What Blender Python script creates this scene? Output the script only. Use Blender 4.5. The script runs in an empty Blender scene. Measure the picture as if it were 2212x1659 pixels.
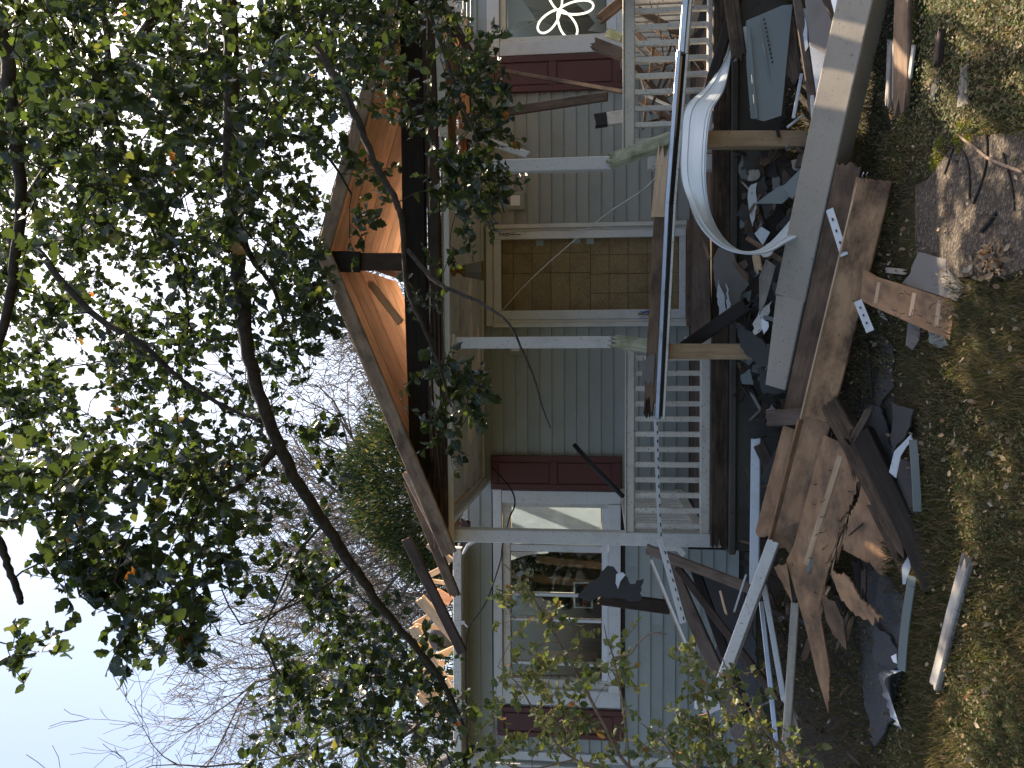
import bpy, math, random
import numpy as np
from mathutils import Vector, Matrix, kdtree, noise
random.seed(7); np.random.seed(7)
V = Vector
SC = bpy.context.scene
COL = SC.collection
# ------------------------------------------------------------------ camera, sky, sun, exposure
YAW, PITCH, F = math.radians(2.3), math.radians(6.4), 1730.0
EYE = V((0, 0, 1.6))
fwd = V((-math.sin(YAW)*math.cos(PITCH), math.cos(YAW)*math.cos(PITCH), math.sin(PITCH)))
rgt = V((math.cos(YAW), math.sin(YAW), 0))
upv = rgt.cross(fwd)
cd = bpy.data.cameras.new('camera'); cam = bpy.data.objects.new('camera', cd); COL.objects.link(cam)
cd.sensor_width = 36; cd.lens = 36*F/2212; cd.clip_start = 0.05; cd.clip_end = 1500
m = Matrix.Identity(4)                     # the phone was held sideways: the camera is rolled a quarter turn
for i, a in enumerate((-upv, rgt, -fwd)):
    for k in range(3): m[k][i] = a[k]
m.translation = EYE
cam.matrix_world = m
SC.camera = cam
SUN_EL, SUN_AZ = 52.0, 41.0
w = bpy.data.worlds.new('World'); SC.world = w; w.use_nodes = True
nt = w.node_tree; bg = nt.nodes['Background']
sky = nt.nodes.new('ShaderNodeTexSky'); sky.sky_type = 'NISHITA'; sky.sun_disc = False
sky.sun_elevation = math.radians(SUN_EL); sky.sun_rotation = math.radians(SUN_AZ)
sky.air_density = 1.0; sky.dust_density = 4.0; sky.ozone_density = 0.4
nt.links.new(sky.outputs[0], bg.inputs[0]); bg.inputs[1].default_value = 0.122
sd = bpy.data.lights.new('sun', 'SUN'); so = bpy.data.objects.new('sun', sd); COL.objects.link(so)
sd.energy = 5.0; sd.angle = math.radians(0.55); sd.color = (1.0, 0.83, 0.62)
S = V((math.sin(math.radians(SUN_AZ))*math.cos(math.radians(SUN_EL)), math.cos(math.radians(SUN_AZ))*math.cos(math.radians(SUN_EL)), math.sin(math.radians(SUN_EL))))
so.rotation_euler = S.to_track_quat('Z', 'Y').to_euler(); so.location = (6, 12, 14)
SC.view_settings.view_transform = 'Standard'; SC.view_settings.look = 'None'
SC.view_settings.exposure = 1.32; SC.view_settings.gamma = 1
SC.render.engine = 'CYCLES'
SC.cycles.max_bounces = 8; SC.cycles.transparent_max_bounces = 12
SC.cycles.sample_clamp_indirect = 8

# ------------------------------------------------------------------ measuring helpers: where a point of the photo lies at a real distance
def ray(x, y): return fwd*F + rgt*(829.5-y) - upv*(x-1106.0)
def P(x, y, Y):
    d = ray(x, y); return EYE + d*(Y/d.y)
def G(x, y, z=0.0):
    d = ray(x, y); return EYE + d*((z-EYE.z)/d.z)
def onplane(x, y, o, n):
    d = ray(x, y); return EYE + d*((o-EYE).dot(n)/d.dot(n))
R = random.random
def U(a, b): return a+(b-a)*random.random()

# ------------------------------------------------------------------ materials
MATS = {}
def nodes(name):
    m_ = bpy.data.materials.new(name); m_.use_nodes = True; t = m_.node_tree
    return m_, t, t.nodes['Principled BSDF']
def N(t, kind, **kw):
    n = t.nodes.new('ShaderNode'+kind)
    for k, v in kw.items():
        if k in n.inputs: n.inputs[k].default_value = v
        else: setattr(n, k, v)
    return n
def ramp(t, src, stops):
    r = t.nodes.new('ShaderNodeValToRGB'); e = r.color_ramp.elements
    while len(e) < len(stops): e.new(0.5)
    for i, (p, c) in enumerate(stops):
        e[i].position = p; e[i].color = (c[0], c[1], c[2], 1) if not isinstance(c, (int, float)) else (c, c, c, 1)
    t.links.new(src, r.inputs[0]); return r.outputs[0]
def mixc(t, a, b, fac, mode='MIX'):
    n = t.nodes.new('ShaderNodeMix'); n.data_type = 'RGBA'; n.blend_type = mode
    for inp, v in ((n.inputs[6], a), (n.inputs[7], b), (n.inputs[0], fac)):
        if isinstance(v, bpy.types.NodeSocket): t.links.new(v, inp)
        elif isinstance(v, (int, float)): inp.default_value = v
        else: inp.default_value = (v[0], v[1], v[2], 1)
    return n.outputs[2]
def coords(t, scale=(1, 1, 1), seed=True):
    tc = t.nodes.new('ShaderNodeTexCoord'); mp = t.nodes.new('ShaderNodeMapping')
    mp.inputs['Scale'].default_value = scale
    t.links.new(tc.outputs['Object'], mp.inputs['Vector'])
    if seed:
        oi = t.nodes.new('ShaderNodeObjectInfo'); mu = N(t, 'Math', operation='MULTIPLY'); mu.inputs[1].default_value = 37.0
        t.links.new(oi.outputs['Random'], mu.inputs[0]); cb = t.nodes.new('ShaderNodeCombineXYZ')
        t.links.new(mu.outputs[0], cb.inputs[0]); t.links.new(mu.outputs[0], cb.inputs[1])
        t.links.new(cb.outputs[0], mp.inputs['Location'])
    return mp.outputs[0]
def bump(t, b, h, strength=0.3, dist=0.01):
    n = N(t, 'Bump', Strength=strength, Distance=dist); t.links.new(h, n.inputs['Height']); t.links.new(n.outputs[0], b.inputs['Normal'])
def wood(name, c1, c2, c3=None, rough=0.75, grain=14, stain=0.5, stainc=(0.03, 0.022, 0.015), bs=0.4):
    m_, t, b = nodes(name)
    v = coords(t, (1.2, grain, grain))
    n1 = N(t, 'TexNoise', Scale=3.0, Detail=6.0, Roughness=0.6, Distortion=0.6); t.links.new(v, n1.inputs['Vector'])
    c = ramp(t, n1.outputs[0], [(0.3, c1), (0.7, c2)])
    v2 = coords(t, (1, 1.6, 1.6))
    n2 = N(t, 'TexNoise', Scale=4.5, Detail=8.0, Roughness=0.65); t.links.new(v2, n2.inputs['Vector'])
    f = ramp(t, n2.outputs[0], [(0.5-0.12*stain, 0.0), (0.62+0.1*(1-stain), 1.0)])
    mm = N(t, 'Math', operation='MULTIPLY'); mm.inputs[1].default_value = min(1, stain*1.3); t.links.new(f, mm.inputs[0])
    c = mixc(t, c, stainc if c3 is None else c3, mm.outputs[0])
    # knots and nail stains
    vo = N(t, 'TexVoronoi', Scale=7.0); t.links.new(v2, vo.inputs['Vector'])
    k = ramp(t, vo.outputs['Distance'], [(0.02, 1.0), (0.07, 0.0)])
    c = mixc(t, c, [x*0.25 for x in c1], k)
    oi = t.nodes.new('ShaderNodeObjectInfo'); hs = N(t, 'HueSaturation')
    vr = N(t, 'MapRange'); vr.inputs['To Min'].default_value = 0.75; vr.inputs['To Max'].default_value = 1.2
    t.links.new(oi.outputs['Random'], vr.inputs[0]); t.links.new(vr.outputs[0], hs.inputs['Value'])
    t.links.new(c, hs.inputs['Color']); t.links.new(hs.outputs[0], b.inputs['Base Color'])
    b.inputs['Roughness'].default_value = rough; b.inputs['Specular IOR Level'].default_value = 0.25
    bump(t, b, n1.outputs[0], bs, 0.006)
    MATS[name] = m_; return m_
def paint(name, col, dirt=(0.12, 0.1, 0.08), amount=0.35, rough=0.5, scale=3.0, metal=0.0, bs=0.15, speck=0.0, spec=0.4, streak=(1, 1, 1)):
    m_, t, b = nodes(name)
    v = coords(t, streak)
    n1 = N(t, 'TexNoise', Scale=scale, Detail=9.0, Roughness=0.68); t.links.new(v, n1.inputs['Vector'])
    f = ramp(t, n1.outputs[0], [(0.5, 0.0), (0.78, 1.0)])
    mm = N(t, 'Math', operation='MULTIPLY'); mm.inputs[1].default_value = amount; t.links.new(f, mm.inputs[0])
    c = mixc(t, col, dirt, mm.outputs[0])
    if speck > 0:
        n3 = N(t, 'TexNoise', Scale=60.0, Detail=3.0); t.links.new(v, n3.inputs['Vector'])
        c = mixc(t, c, dirt, ramp(t, n3.outputs[0], [(0.66-speck*0.1, 0.0), (0.7, 1.0)]))
    oi = t.nodes.new('ShaderNodeObjectInfo'); hs = N(t, 'HueSaturation')
    vr = N(t, 'MapRange'); vr.inputs['To Min'].default_value = 0.92; vr.inputs['To Max'].default_value = 1.06
    t.links.new(oi.outputs['Random'], vr.inputs[0]); t.links.new(vr.outputs[0], hs.inputs['Value'])
    t.links.new(c, hs.inputs['Color']); t.links.new(hs.outputs[0], b.inputs['Base Color'])
    n2 = N(t, 'TexNoise', Scale=scale*9, Detail=4.0); t.links.new(v, n2.inputs['Vector'])
    b.inputs['Roughness'].default_value = rough; b.inputs['Metallic'].default_value = metal
    b.inputs['Specular IOR Level'].default_value = spec
    bump(t, b, n2.outputs[0], bs, 0.004)
    MATS[name] = m_; return m_
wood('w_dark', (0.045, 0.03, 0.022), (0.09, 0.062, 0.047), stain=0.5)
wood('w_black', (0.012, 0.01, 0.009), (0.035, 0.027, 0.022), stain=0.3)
wood('w_rot', (0.03, 0.02, 0.014), (0.15, 0.1, 0.065), stain=0.65, grain=22, bs=1.0)
wood('w_brown', (0.15, 0.095, 0.06), (0.25, 0.16, 0.1), stain=0.55)
wood('w_brown2', (0.12, 0.085, 0.065), (0.2, 0.145, 0.11), stain=0.45)
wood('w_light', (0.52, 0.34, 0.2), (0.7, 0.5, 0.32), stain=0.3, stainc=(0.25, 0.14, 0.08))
wood('w_ply', (0.3, 0.165, 0.085), (0.46, 0.27, 0.15), stain=0.6, grain=6, stainc=(0.1, 0.07, 0.05))
wood('w_deck', (0.74, 0.4, 0.23), (0.86, 0.53, 0.33), stain=0.32, stainc=(0.3, 0.13, 0.07), grain=8)
wood('w_red', (0.36, 0.13, 0.06), (0.5, 0.2, 0.1), stain=0.4, stainc=(0.15, 0.05, 0.03))
wood('w_post', (0.27, 0.18, 0.1), (0.4, 0.28, 0.16), stain=0.3, stainc=(0.12, 0.08, 0.05))
wood('w_grey', (0.3, 0.27, 0.23), (0.48, 0.44, 0.38), stain=0.5, stainc=(0.16, 0.13, 0.11))
wood('w_rake', (0.3, 0.2, 0.13), (0.5, 0.36, 0.25), stain=0.6, stainc=(0.07, 0.05, 0.04))
wood('w_mossy', (0.36, 0.36, 0.24), (0.58, 0.55, 0.4), stain=0.7, stainc=(0.12, 0.15, 0.06))
wood('w_mottle', (0.36, 0.2, 0.1), (0.5, 0.3, 0.16), stain=0.75, stainc=(0.09, 0.05, 0.03), grain=9)
paint('siding', (0.31, 0.325, 0.295), (0.17, 0.165, 0.14), 0.45, 0.55, 2.2, streak=(1, 1, 1))
paint('trim', (0.6, 0.58, 0.53), (0.3, 0.26, 0.2), 0.5, 0.45, 3)
paint('trimdirty', (0.68, 0.65, 0.58), (0.16, 0.13, 0.1), 0.9, 0.55, 2.2, speck=0.4)
paint('white', (0.64, 0.635, 0.62), (0.3, 0.28, 0.25), 0.45, 0.4, 4, speck=0.2)
paint('rail', (0.62, 0.585, 0.515), (0.24, 0.2, 0.16), 0.6, 0.5, 5, speck=0.5)
paint('red', (0.098, 0.026, 0.022), (0.05, 0.02, 0.018), 0.6, 0.45, 4)
paint('beige', (0.4, 0.34, 0.265), (0.2, 0.17, 0.14), 0.6, 0.6, 2.5, speck=0.15)
paint('alu', (0.6, 0.65, 0.68), (0.4, 0.42, 0.42), 0.25, 0.4, 3, metal=0.12, bs=0.02, spec=0.7)
paint('metal', (0.5, 0.53, 0.56), (0.12, 0.11, 0.1), 0.6, 0.3, 6, metal=0.8)
paint('vinyl', (0.17, 0.19, 0.175), (0.12, 0.12, 0.1), 0.4, 0.4, 3)
paint('vinylwhite', (0.54, 0.56, 0.57), (0.3, 0.3, 0.28), 0.35, 0.4, 3, speck=0.25)
paint('asphalt', (0.055, 0.056, 0.06), (0.02, 0.02, 0.02), 0.5, 0.9, 8, bs=0.8, speck=0.3)
paint('felt', (0.055, 0.052, 0.05), (0.03, 0.03, 0.03), 0.6, 0.9, 3, bs=0.4)
paint('feltgrey', (0.17, 0.155, 0.14), (0.08, 0.07, 0.06), 0.6, 0.85, 3, bs=0.4)
paint('concrete', (0.1, 0.088, 0.072), (0.05, 0.045, 0.035), 0.9, 0.9, 2.5, bs=0.7, speck=0.3)
paint('rubble', (0.03, 0.025, 0.02), (0.012, 0.01, 0.009), 0.6, 0.95, 5, bs=1.0, speck=0.3)
paint('dark', (0.02, 0.018, 0.016), (0.01, 0.01, 0.01), 0.3, 0.8, 3)
paint('interior', (0.36, 0.29, 0.21), (0.1, 0.07, 0.05), 0.6, 0.8, 2)
paint('brass', (0.35, 0.22, 0.09), (0.06, 0.05, 0.04), 0.6, 0.35, 8, metal=0.9)
paint('cloth', (0.07, 0.08, 0.1), (0.02, 0.02, 0.03), 0.5, 0.9, 5, bs=0.5)
paint('blue', (0.02, 0.1, 0.4), (0.01, 0.03, 0.1), 0.3, 0.5, 5)
paint('paper', (0.75, 0.76, 0.8), (0.4, 0.4, 0.4), 0.3, 0.7, 5)
paint('black', (0.012, 0.012, 0.013), (0.01, 0.01, 0.01), 0.2, 0.5, 5)
paint('orange', (0.8, 0.12, 0.03), (0.5, 0.1, 0.03), 0.2, 0.6, 5)
paint('bounce_pale', (0.9, 0.78, 0.66), (0.8, 0.6, 0.45), 0.4, 0.95, 4)  # pale reflector colour for the lumps added above the porch ceiling
# oriented strand board: flakes
m_, t, b = nodes('osb'); MATS['osb'] = m_
v = coords(t, (1, 1, 1)); vo = N(t, 'TexVoronoi', Scale=85.0); t.links.new(v, vo.inputs['Vector'])
c = ramp(t, vo.outputs['Color'], [(0.0, (0.4, 0.22, 0.115)), (0.5, (0.5, 0.3, 0.165)), (1.0, (0.6, 0.39, 0.23))])
nn = N(t, 'TexNoise', Scale=4.0, Detail=6.0); t.links.new(v, nn.inputs['Vector'])
c = mixc(t, c, (0.2, 0.11, 0.055), ramp(t, nn.outputs[0], [(0.48, 0.0), (0.78, 0.7)]))
t.links.new(c, b.inputs['Base Color']); b.inputs['Roughness'].default_value = 0.6
# glass
for gname, gior in (('glass', 1.6), ('glass_door', 1.16)):
  m_, t, b = nodes(gname); MATS[gname] = m_
  tr = N(t, 'BsdfTransparent'); tr.inputs[0].default_value = (0.9, 0.94, 0.92, 1); gl = N(t, 'BsdfGlossy', Roughness=0.02); mx = t.nodes.new('ShaderNodeMixShader')
  fr = N(t, 'Fresnel', IOR=gior); t.links.new(fr.outputs[0], mx.inputs[0]); t.links.new(tr.outputs[0], mx.inputs[1]); t.links.new(gl.outputs[0], mx.inputs[2])
  t.links.new(mx.outputs[0], t.nodes['Material Output'].inputs[0])
# roller blind / curtain: thin cloth that lets light through
def translucent(name, col, trans, fac, rough=0.8, spec=0.2, vary=None, coat=0.0):
    m_, t, b = nodes(name); MATS[name] = m_
    tl = t.nodes.new('ShaderNodeBsdfTranslucent'); mx = t.nodes.new('ShaderNodeMixShader'); mx.inputs[0].default_value = fac
    if vary:
        g = t.nodes.new('ShaderNodeNewGeometry'); oi = t.nodes.new('ShaderNodeObjectInfo')
        ad = N(t, 'Math', operation='ADD'); fr = N(t, 'Math', operation='FRACT')
        t.links.new(g.outputs['Random Per Island'], ad.inputs[0]); t.links.new(oi.outputs['Random'], ad.inputs[1]); t.links.new(ad.outputs[0], fr.inputs[0])
        c1 = ramp(t, fr.outputs[0], vary[0]); c2 = ramp(t, fr.outputs[0], vary[1])
        t.links.new(c1, b.inputs['Base Color']); t.links.new(c2, tl.inputs[0])
    else:
        b.inputs['Base Color'].default_value = (*col, 1); tl.inputs[0].default_value = (*trans, 1)
    b.inputs['Roughness'].default_value = rough; b.inputs['Specular IOR Level'].default_value = spec
    t.links.new(b.outputs[0], mx.inputs[1]); t.links.new(tl.outputs[0], mx.inputs[2]); t.links.new(mx.outputs[0], t.nodes['Material Output'].inputs[0])
    return m_
translucent('blind', (0.6, 0.63, 0.68), (0.65, 0.7, 0.76), 0.7)
def cr(*a): return [(i/(len(a)-1), c) for i, c in enumerate(a)]
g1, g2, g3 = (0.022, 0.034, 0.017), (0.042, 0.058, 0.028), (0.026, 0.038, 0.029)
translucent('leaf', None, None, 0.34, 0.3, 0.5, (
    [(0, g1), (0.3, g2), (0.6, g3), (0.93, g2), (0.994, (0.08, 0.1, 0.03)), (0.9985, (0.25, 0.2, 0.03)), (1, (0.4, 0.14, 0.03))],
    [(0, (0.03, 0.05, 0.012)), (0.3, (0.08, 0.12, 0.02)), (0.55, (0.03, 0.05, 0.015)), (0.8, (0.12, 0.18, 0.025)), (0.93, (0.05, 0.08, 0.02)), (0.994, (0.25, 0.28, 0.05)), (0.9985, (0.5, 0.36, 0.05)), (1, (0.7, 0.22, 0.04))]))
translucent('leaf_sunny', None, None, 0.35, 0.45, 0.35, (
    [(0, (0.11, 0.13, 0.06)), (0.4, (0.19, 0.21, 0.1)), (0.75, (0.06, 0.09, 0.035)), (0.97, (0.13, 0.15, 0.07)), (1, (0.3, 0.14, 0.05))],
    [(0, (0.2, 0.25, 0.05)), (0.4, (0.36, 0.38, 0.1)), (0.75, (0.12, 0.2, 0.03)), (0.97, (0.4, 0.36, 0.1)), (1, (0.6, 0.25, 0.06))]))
translucent('conifer', None, None, 0.3, 0.6, 0.2, (
    [(0, (0.022, 0.04, 0.016)), (0.5, (0.035, 0.058, 0.024)), (0.85, (0.03, 0.05, 0.03)), (1, (0.14, 0.12, 0.03))], [(0, (0.03, 0.05, 0.015)), (0.5, (0.05, 0.075, 0.02)), (0.85, (0.04, 0.06, 0.02)), (1, (0.3, 0.25, 0.05))]))
translucent('grass', None, None, 0.35, 0.7, 0.12, (
    cr((0.03, 0.045, 0.013), (0.065, 0.06, 0.025), (0.14, 0.105, 0.055), (0.23, 0.175, 0.1), (0.04, 0.05, 0.02), (0.1, 0.07, 0.035)), cr((0.09, 0.13, 0.02), (0.16, 0.16, 0.04), (0.25, 0.18, 0.08), (0.33, 0.24, 0.12), (0.09, 0.12, 0.03), (0.2, 0.13, 0.06))))
translucent('cover', None, None, 0.3, 0.55, 0.15, (
    cr((0.045, 0.08, 0.022), (0.09, 0.11, 0.04), (0.2, 0.16, 0.09), (0.05, 0.075, 0.025), (0.26, 0.2, 0.12)), cr((0.15, 0.24, 0.03), (0.25, 0.3, 0.06), (0.3, 0.25, 0.1), (0.12, 0.2, 0.04), (0.35, 0.26, 0.12))))
translucent('litter', None, None, 0.25, 0.7, 0.2, (
    cr((0.3, 0.2, 0.12), (0.42, 0.32, 0.22), (0.2, 0.12, 0.07), (0.5, 0.42, 0.3)), cr((0.35, 0.2, 0.1), (0.45, 0.3, 0.15), (0.3, 0.15, 0.06), (0.5, 0.4, 0.25))))
def bark(name, c1, c2, sc=30, bs=0.8):
    m_, t, b = nodes(name); MATS[name] = m_
    v = coords(t, (1, 1, 1), False); n1 = N(t, 'TexNoise', Scale=sc, Detail=8.0, Roughness=0.7); t.links.new(v, n1.inputs['Vector'])
    t.links.new(ramp(t, n1.outputs[0], [(0.35, c1), (0.65, c2)]), b.inputs['Base Color']); b.inputs['Roughness'].default_value = 0.85
    b.inputs['Specular IOR Level'].default_value = 0.2; bump(t, b, n1.outputs[0], bs, 0.01)
bark('bark', (0.03, 0.024, 0.02), (0.075, 0.062, 0.05))
bark('bark_twig', (0.16, 0.11, 0.08), (0.3, 0.22, 0.16))
bark('bark_far', (0.11, 0.1, 0.095), (0.2, 0.18, 0.165), 8)
# soil with fine relief
m_, t, b = nodes('soil'); MATS['soil'] = m_
v = coords(t, (1, 1, 1), False); n1 = N(t, 'TexNoise', Scale=9.0, Detail=10.0, Roughness=0.75); t.links.new(v, n1.inputs['Vector'])
n2 = N(t, 'TexNoise', Scale=0.7, Detail=4.0); t.links.new(v, n2.inputs['Vector'])
c = ramp(t, n1.outputs[0], [(0.3, (0.022, 0.017, 0.011)), (0.6, (0.06, 0.046, 0.03)), (0.8, (0.11, 0.085, 0.055))])
c = mixc(t, c, (0.06, 0.075, 0.03), ramp(t, n2.outputs[0], [(0.4, 0.0), (0.6, 0.7)]))
t.links.new(c, b.inputs['Base Color']); b.inputs['Roughness'].default_value = 1.0; b.inputs['Specular IOR Level'].default_value = 0.1
bump(t, b, n1.outputs[0], 1.0, 0.03)
m_, t, b = nodes('path'); MATS['path'] = m_
v = coords(t, (1, 1, 1), False); vo = N(t, 'TexVoronoi', Scale=70.0); t.links.new(v, vo.inputs['Vector'])
n1 = N(t, 'TexNoise', Scale=5.0, Detail=9.0, Roughness=0.7); t.links.new(v, n1.inputs['Vector'])
c = ramp(t, n1.outputs[0], [(0.3, (0.035, 0.027, 0.02)), (0.7, (0.088, 0.07, 0.053))])
cc = ramp(t, vo.outputs['Color'], [(0.55, 0.0), (0.9, 1.0)])
c = mixc(t, c, (0.15, 0.12, 0.092), cc)
t.links.new(c, b.inputs['Base Color']); b.inputs['Roughness'].default_value = 0.9; b.inputs['Specular IOR Level'].default_value = 0.3
bump(t, b, vo.outputs['Distance'], 1.0, 0.008)
m_, t, b = nodes('neon'); MATS['neon'] = m_
b.inputs['Base Color'].default_value = (0.9, 0.88, 0.8, 1); b.inputs['Emission Color'].default_value = (1, 0.9, 0.72, 1); b.inputs['Emission Strength'].default_value = 1.0

# ------------------------------------------------------------------ object helpers
def link(name, verts, faces, mat, parent=None, mw=None, smooth=False):
    me = bpy.data.meshes.new(name); me.from_pydata([tuple(v) for v in verts], [], faces)
    me.materials.append(MATS[mat]); me.validate()
    if smooth: me.shade_smooth()
    o = bpy.data.objects.new(name, me); COL.objects.link(o)
    if mw is None: mw = Matrix.Identity(4)
    if parent: o.parent = parent; o.matrix_basis = wm(parent).inverted() @ mw
    else: o.matrix_basis = mw
    return o
def wm(o):
    return o.matrix_basis.copy() if o.parent is None else wm(o.parent) @ o.matrix_basis
def tag(o, label, cat, group=None, kind=None):
    if label: o['label'] = label
    if cat: o['category'] = cat
    if group: o['group'] = group
    if kind: o['kind'] = kind
    return o
def empty(name, loc, label, cat, group=None):
    o = bpy.data.objects.new(name, None); COL.objects.link(o); o.empty_display_size = 0.1
    o.matrix_basis = Matrix.Translation(V(loc)); return tag(o, label, cat, group)
def frame(A, B, n):
    x = (B-A).normalized(); n = V(n); y = n.cross(x)
    if y.length < 1e-4: y = V((0, 1, 0.01)).cross(x)
    y.normalize(); z = x.cross(y)
    M = Matrix(((x.x, y.x, z.x, 0), (x.y, y.y, z.y, 0), (x.z, y.z, z.z, 0), (0, 0, 0, 1)))
    M.translation = (A+B)/2
    return M
def board(name, A, B, w, th, mat, parent=None, n=(0, -1, 0.25), jag=(0, 0), bend=0.0, warp=0.0, nx=1, ny=None, w2=None):
    A, B = V(A), V(B); L = (B-A).length; M = frame(A, B, n)
    if bend or warp: nx = max(nx, 7)
    c = min(0.006, w*0.12, th*0.25)
    ny = ny or (8 if (jag[0] or jag[1]) else 1)
    js = [-0.5*w, -0.5*w+c]+[-0.5*w+w*k/ny for k in range(1, ny)]+[0.5*w-c, 0.5*w]
    zc = [c]+[0]*(len(js)-2)+[c]
    e0 = [U(0, jag[0]) for _ in js]; e1 = [U(0, jag[1]) for _ in js]
    rw = U(-1, 1)
    vs = []; nj = len(js)
    for i in range(nx+1):
        u = i/nx
        sc = 1 if w2 is None else (1+(w2/w-1)*u)
        for j in range(nj):
            x = -L/2+L*u
            if i == 0: x += e0[j]
            if i == nx: x -= e1[j]
            zz = bend*(1-(2*u-1)**2)+warp*rw*(u-0.5)*js[j]*4+warp*0.2*math.sin(u*7+rw*3)
            vs.append((x, js[j]*sc, zz+th/2-zc[j])); vs.append((x, js[j]*sc, zz-th/2+zc[j]))
    fs = []
    I = lambda i, j, k: (i*nj+j)*2+k
    for i in range(nx):
        for j in range(nj-1):
            fs.append((I(i, j, 0), I(i+1, j, 0), I(i+1, j+1, 0), I(i, j+1, 0)))
            fs.append((I(i, j, 1), I(i, j+1, 1), I(i+1, j+1, 1), I(i+1, j, 1)))
        fs.append((I(i, 0, 0), I(i, 0, 1), I(i+1, 0, 1), I(i+1, 0, 0)))
        fs.append((I(i, nj-1, 0), I(i+1, nj-1, 0), I(i+1, nj-1, 1), I(i, nj-1, 1)))
    for j in range(nj-1):
        fs.append((I(0, j, 0), I(0, j+1, 0), I(0, j+1, 1), I(0, j, 1)))
        fs.append((I(nx, j, 0), I(nx, j, 1), I(nx, j+1, 1), I(nx, j+1, 0)))
    return link(name, vs, fs, mat, parent, M)
def box(name, x0, x1, y0, y1, z0, z1, mat, parent=None, bevel=0.004):
    cx, cy, cz = (x0+x1)/2, (y0+y1)/2, (z0+z1)/2; hx, hy, hz = abs(x1-x0)/2, abs(y1-y0)/2, abs(z1-z0)/2
    b_ = min(bevel, hx*.4, hy*.4, hz*.4)
    vs, idx = [], {}
    for sx in (-1, 1):
        for sy in (-1, 1):
            for sz in (-1, 1):
                for ax in range(3):
                    h = [hx, hy, hz]; p = [sx*(hx-b_), sy*(hy-b_), sz*(hz-b_)]; p[ax] = (sx, sy, sz)[ax]*h[ax]
                    idx[(sx, sy, sz, ax)] = len(vs); vs.append(p)
    fs = []
    for ax in range(3):
        o1, o2 = [a for a in range(3) if a != ax]
        for s in (-1, 1):
            q = []
            for a, c in ((-1, -1), (1, -1), (1, 1), (-1, 1)):
                k = [0, 0, 0]; k[ax] = s; k[o1] = a; k[o2] = c; q.append(idx[(k[0], k[1], k[2], ax)])
            fs.append(tuple(q))
    for ax in range(3):
        o1, o2 = [a for a in range(3) if a != ax]
        for a in (-1, 1):
            for c in (-1, 1):
                k1 = [0, 0, 0]; k1[ax] = -1; k1[o1] = a; k1[o2] = c; k2 = list(k1); k2[ax] = 1
                fs.append((idx[(*k1, o1)], idx[(*k2, o1)], idx[(*k2, o2)], idx[(*k1, o2)]))
    for sx in (-1, 1):
        for sy in (-1, 1):
            for sz in (-1, 1): fs.append(tuple(idx[(sx, sy, sz, a)] for a in range(3)))
    o = link(name, vs, fs, mat, parent, Matrix.Translation((cx, cy, cz)))
    import bmesh
    bm = bmesh.new(); bm.from_mesh(o.data); bmesh.ops.recalc_face_normals(bm, faces=bm.faces); bm.to_mesh(o.data); bm.free()
    return o
def tube(name, pts, rad, mat, parent=None, k=8, smooth=True, cap=True):
    vs, fs = tubes([(pts, rad)], k); return link(name, vs, fs, mat, parent, None, smooth)
def tubes(list_, k=6):
    vs, fs = [], []
    for pts, rad in list_:
        n = len(pts); base = len(vs); u = None
        for i, p in enumerate(pts):
            d = (V(pts[min(i+1, n-1)])-V(pts[max(i-1, 0)]))
            if d.length < 1e-9: d = V((0, 0, 1))
            d.normalize()
            if u is None: u = d.orthogonal().normalized()
            u = (u-d*u.dot(d));
            if u.length < 1e-6: u = d.orthogonal()
            u.normalize(); w_ = d.cross(u)
            r = rad[i] if isinstance(rad, (list, tuple)) else rad
            for a in range(k):
                an = 2*math.pi*a/k; vs.append(V(p)+u*(math.cos(an)*r)+w_*(math.sin(an)*r))
            if i:
                for a in range(k):
                    b0 = base+(i-1)*k; b1 = base+i*k
                    fs.append((b0+a, b0+(a+1) % k, b1+(a+1) % k, b1+a))
        fs.append(tuple(base+k-1-a for a in range(k))); fs.append(tuple(base+(n-1)*k+a for a in range(k)))
    return vs, fs
def jagpoly(pts, amp, seg=14, grain=None):
    out = []; n = len(pts)
    for i in range(n):
        a, b = V((pts[i][0], pts[i][1])), V((pts[(i+1) % n][0], pts[(i+1) % n][1]))
        L = (b-a).length; straight = len(pts[i]) > 2; k = max(1, int(L/seg))
        e = (b-a)/max(L, 1e-6); nrm = V((-e.y, e.x))
        for q in range(k):
            p = a.lerp(b, (q+(U(-0.3, 0.3) if q else 0))/k)
            if q and not straight:
                if grain: g = V(grain).normalized(); p = p+g*abs(nrm.dot(g))**0.5*U(-1, 1)*amp*(2.2 if q % 2 else 0.8)
                else: p = p+nrm*U(-amp, amp)
            out.append((p.x, p.y))
            if straight: break
    return out
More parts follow.
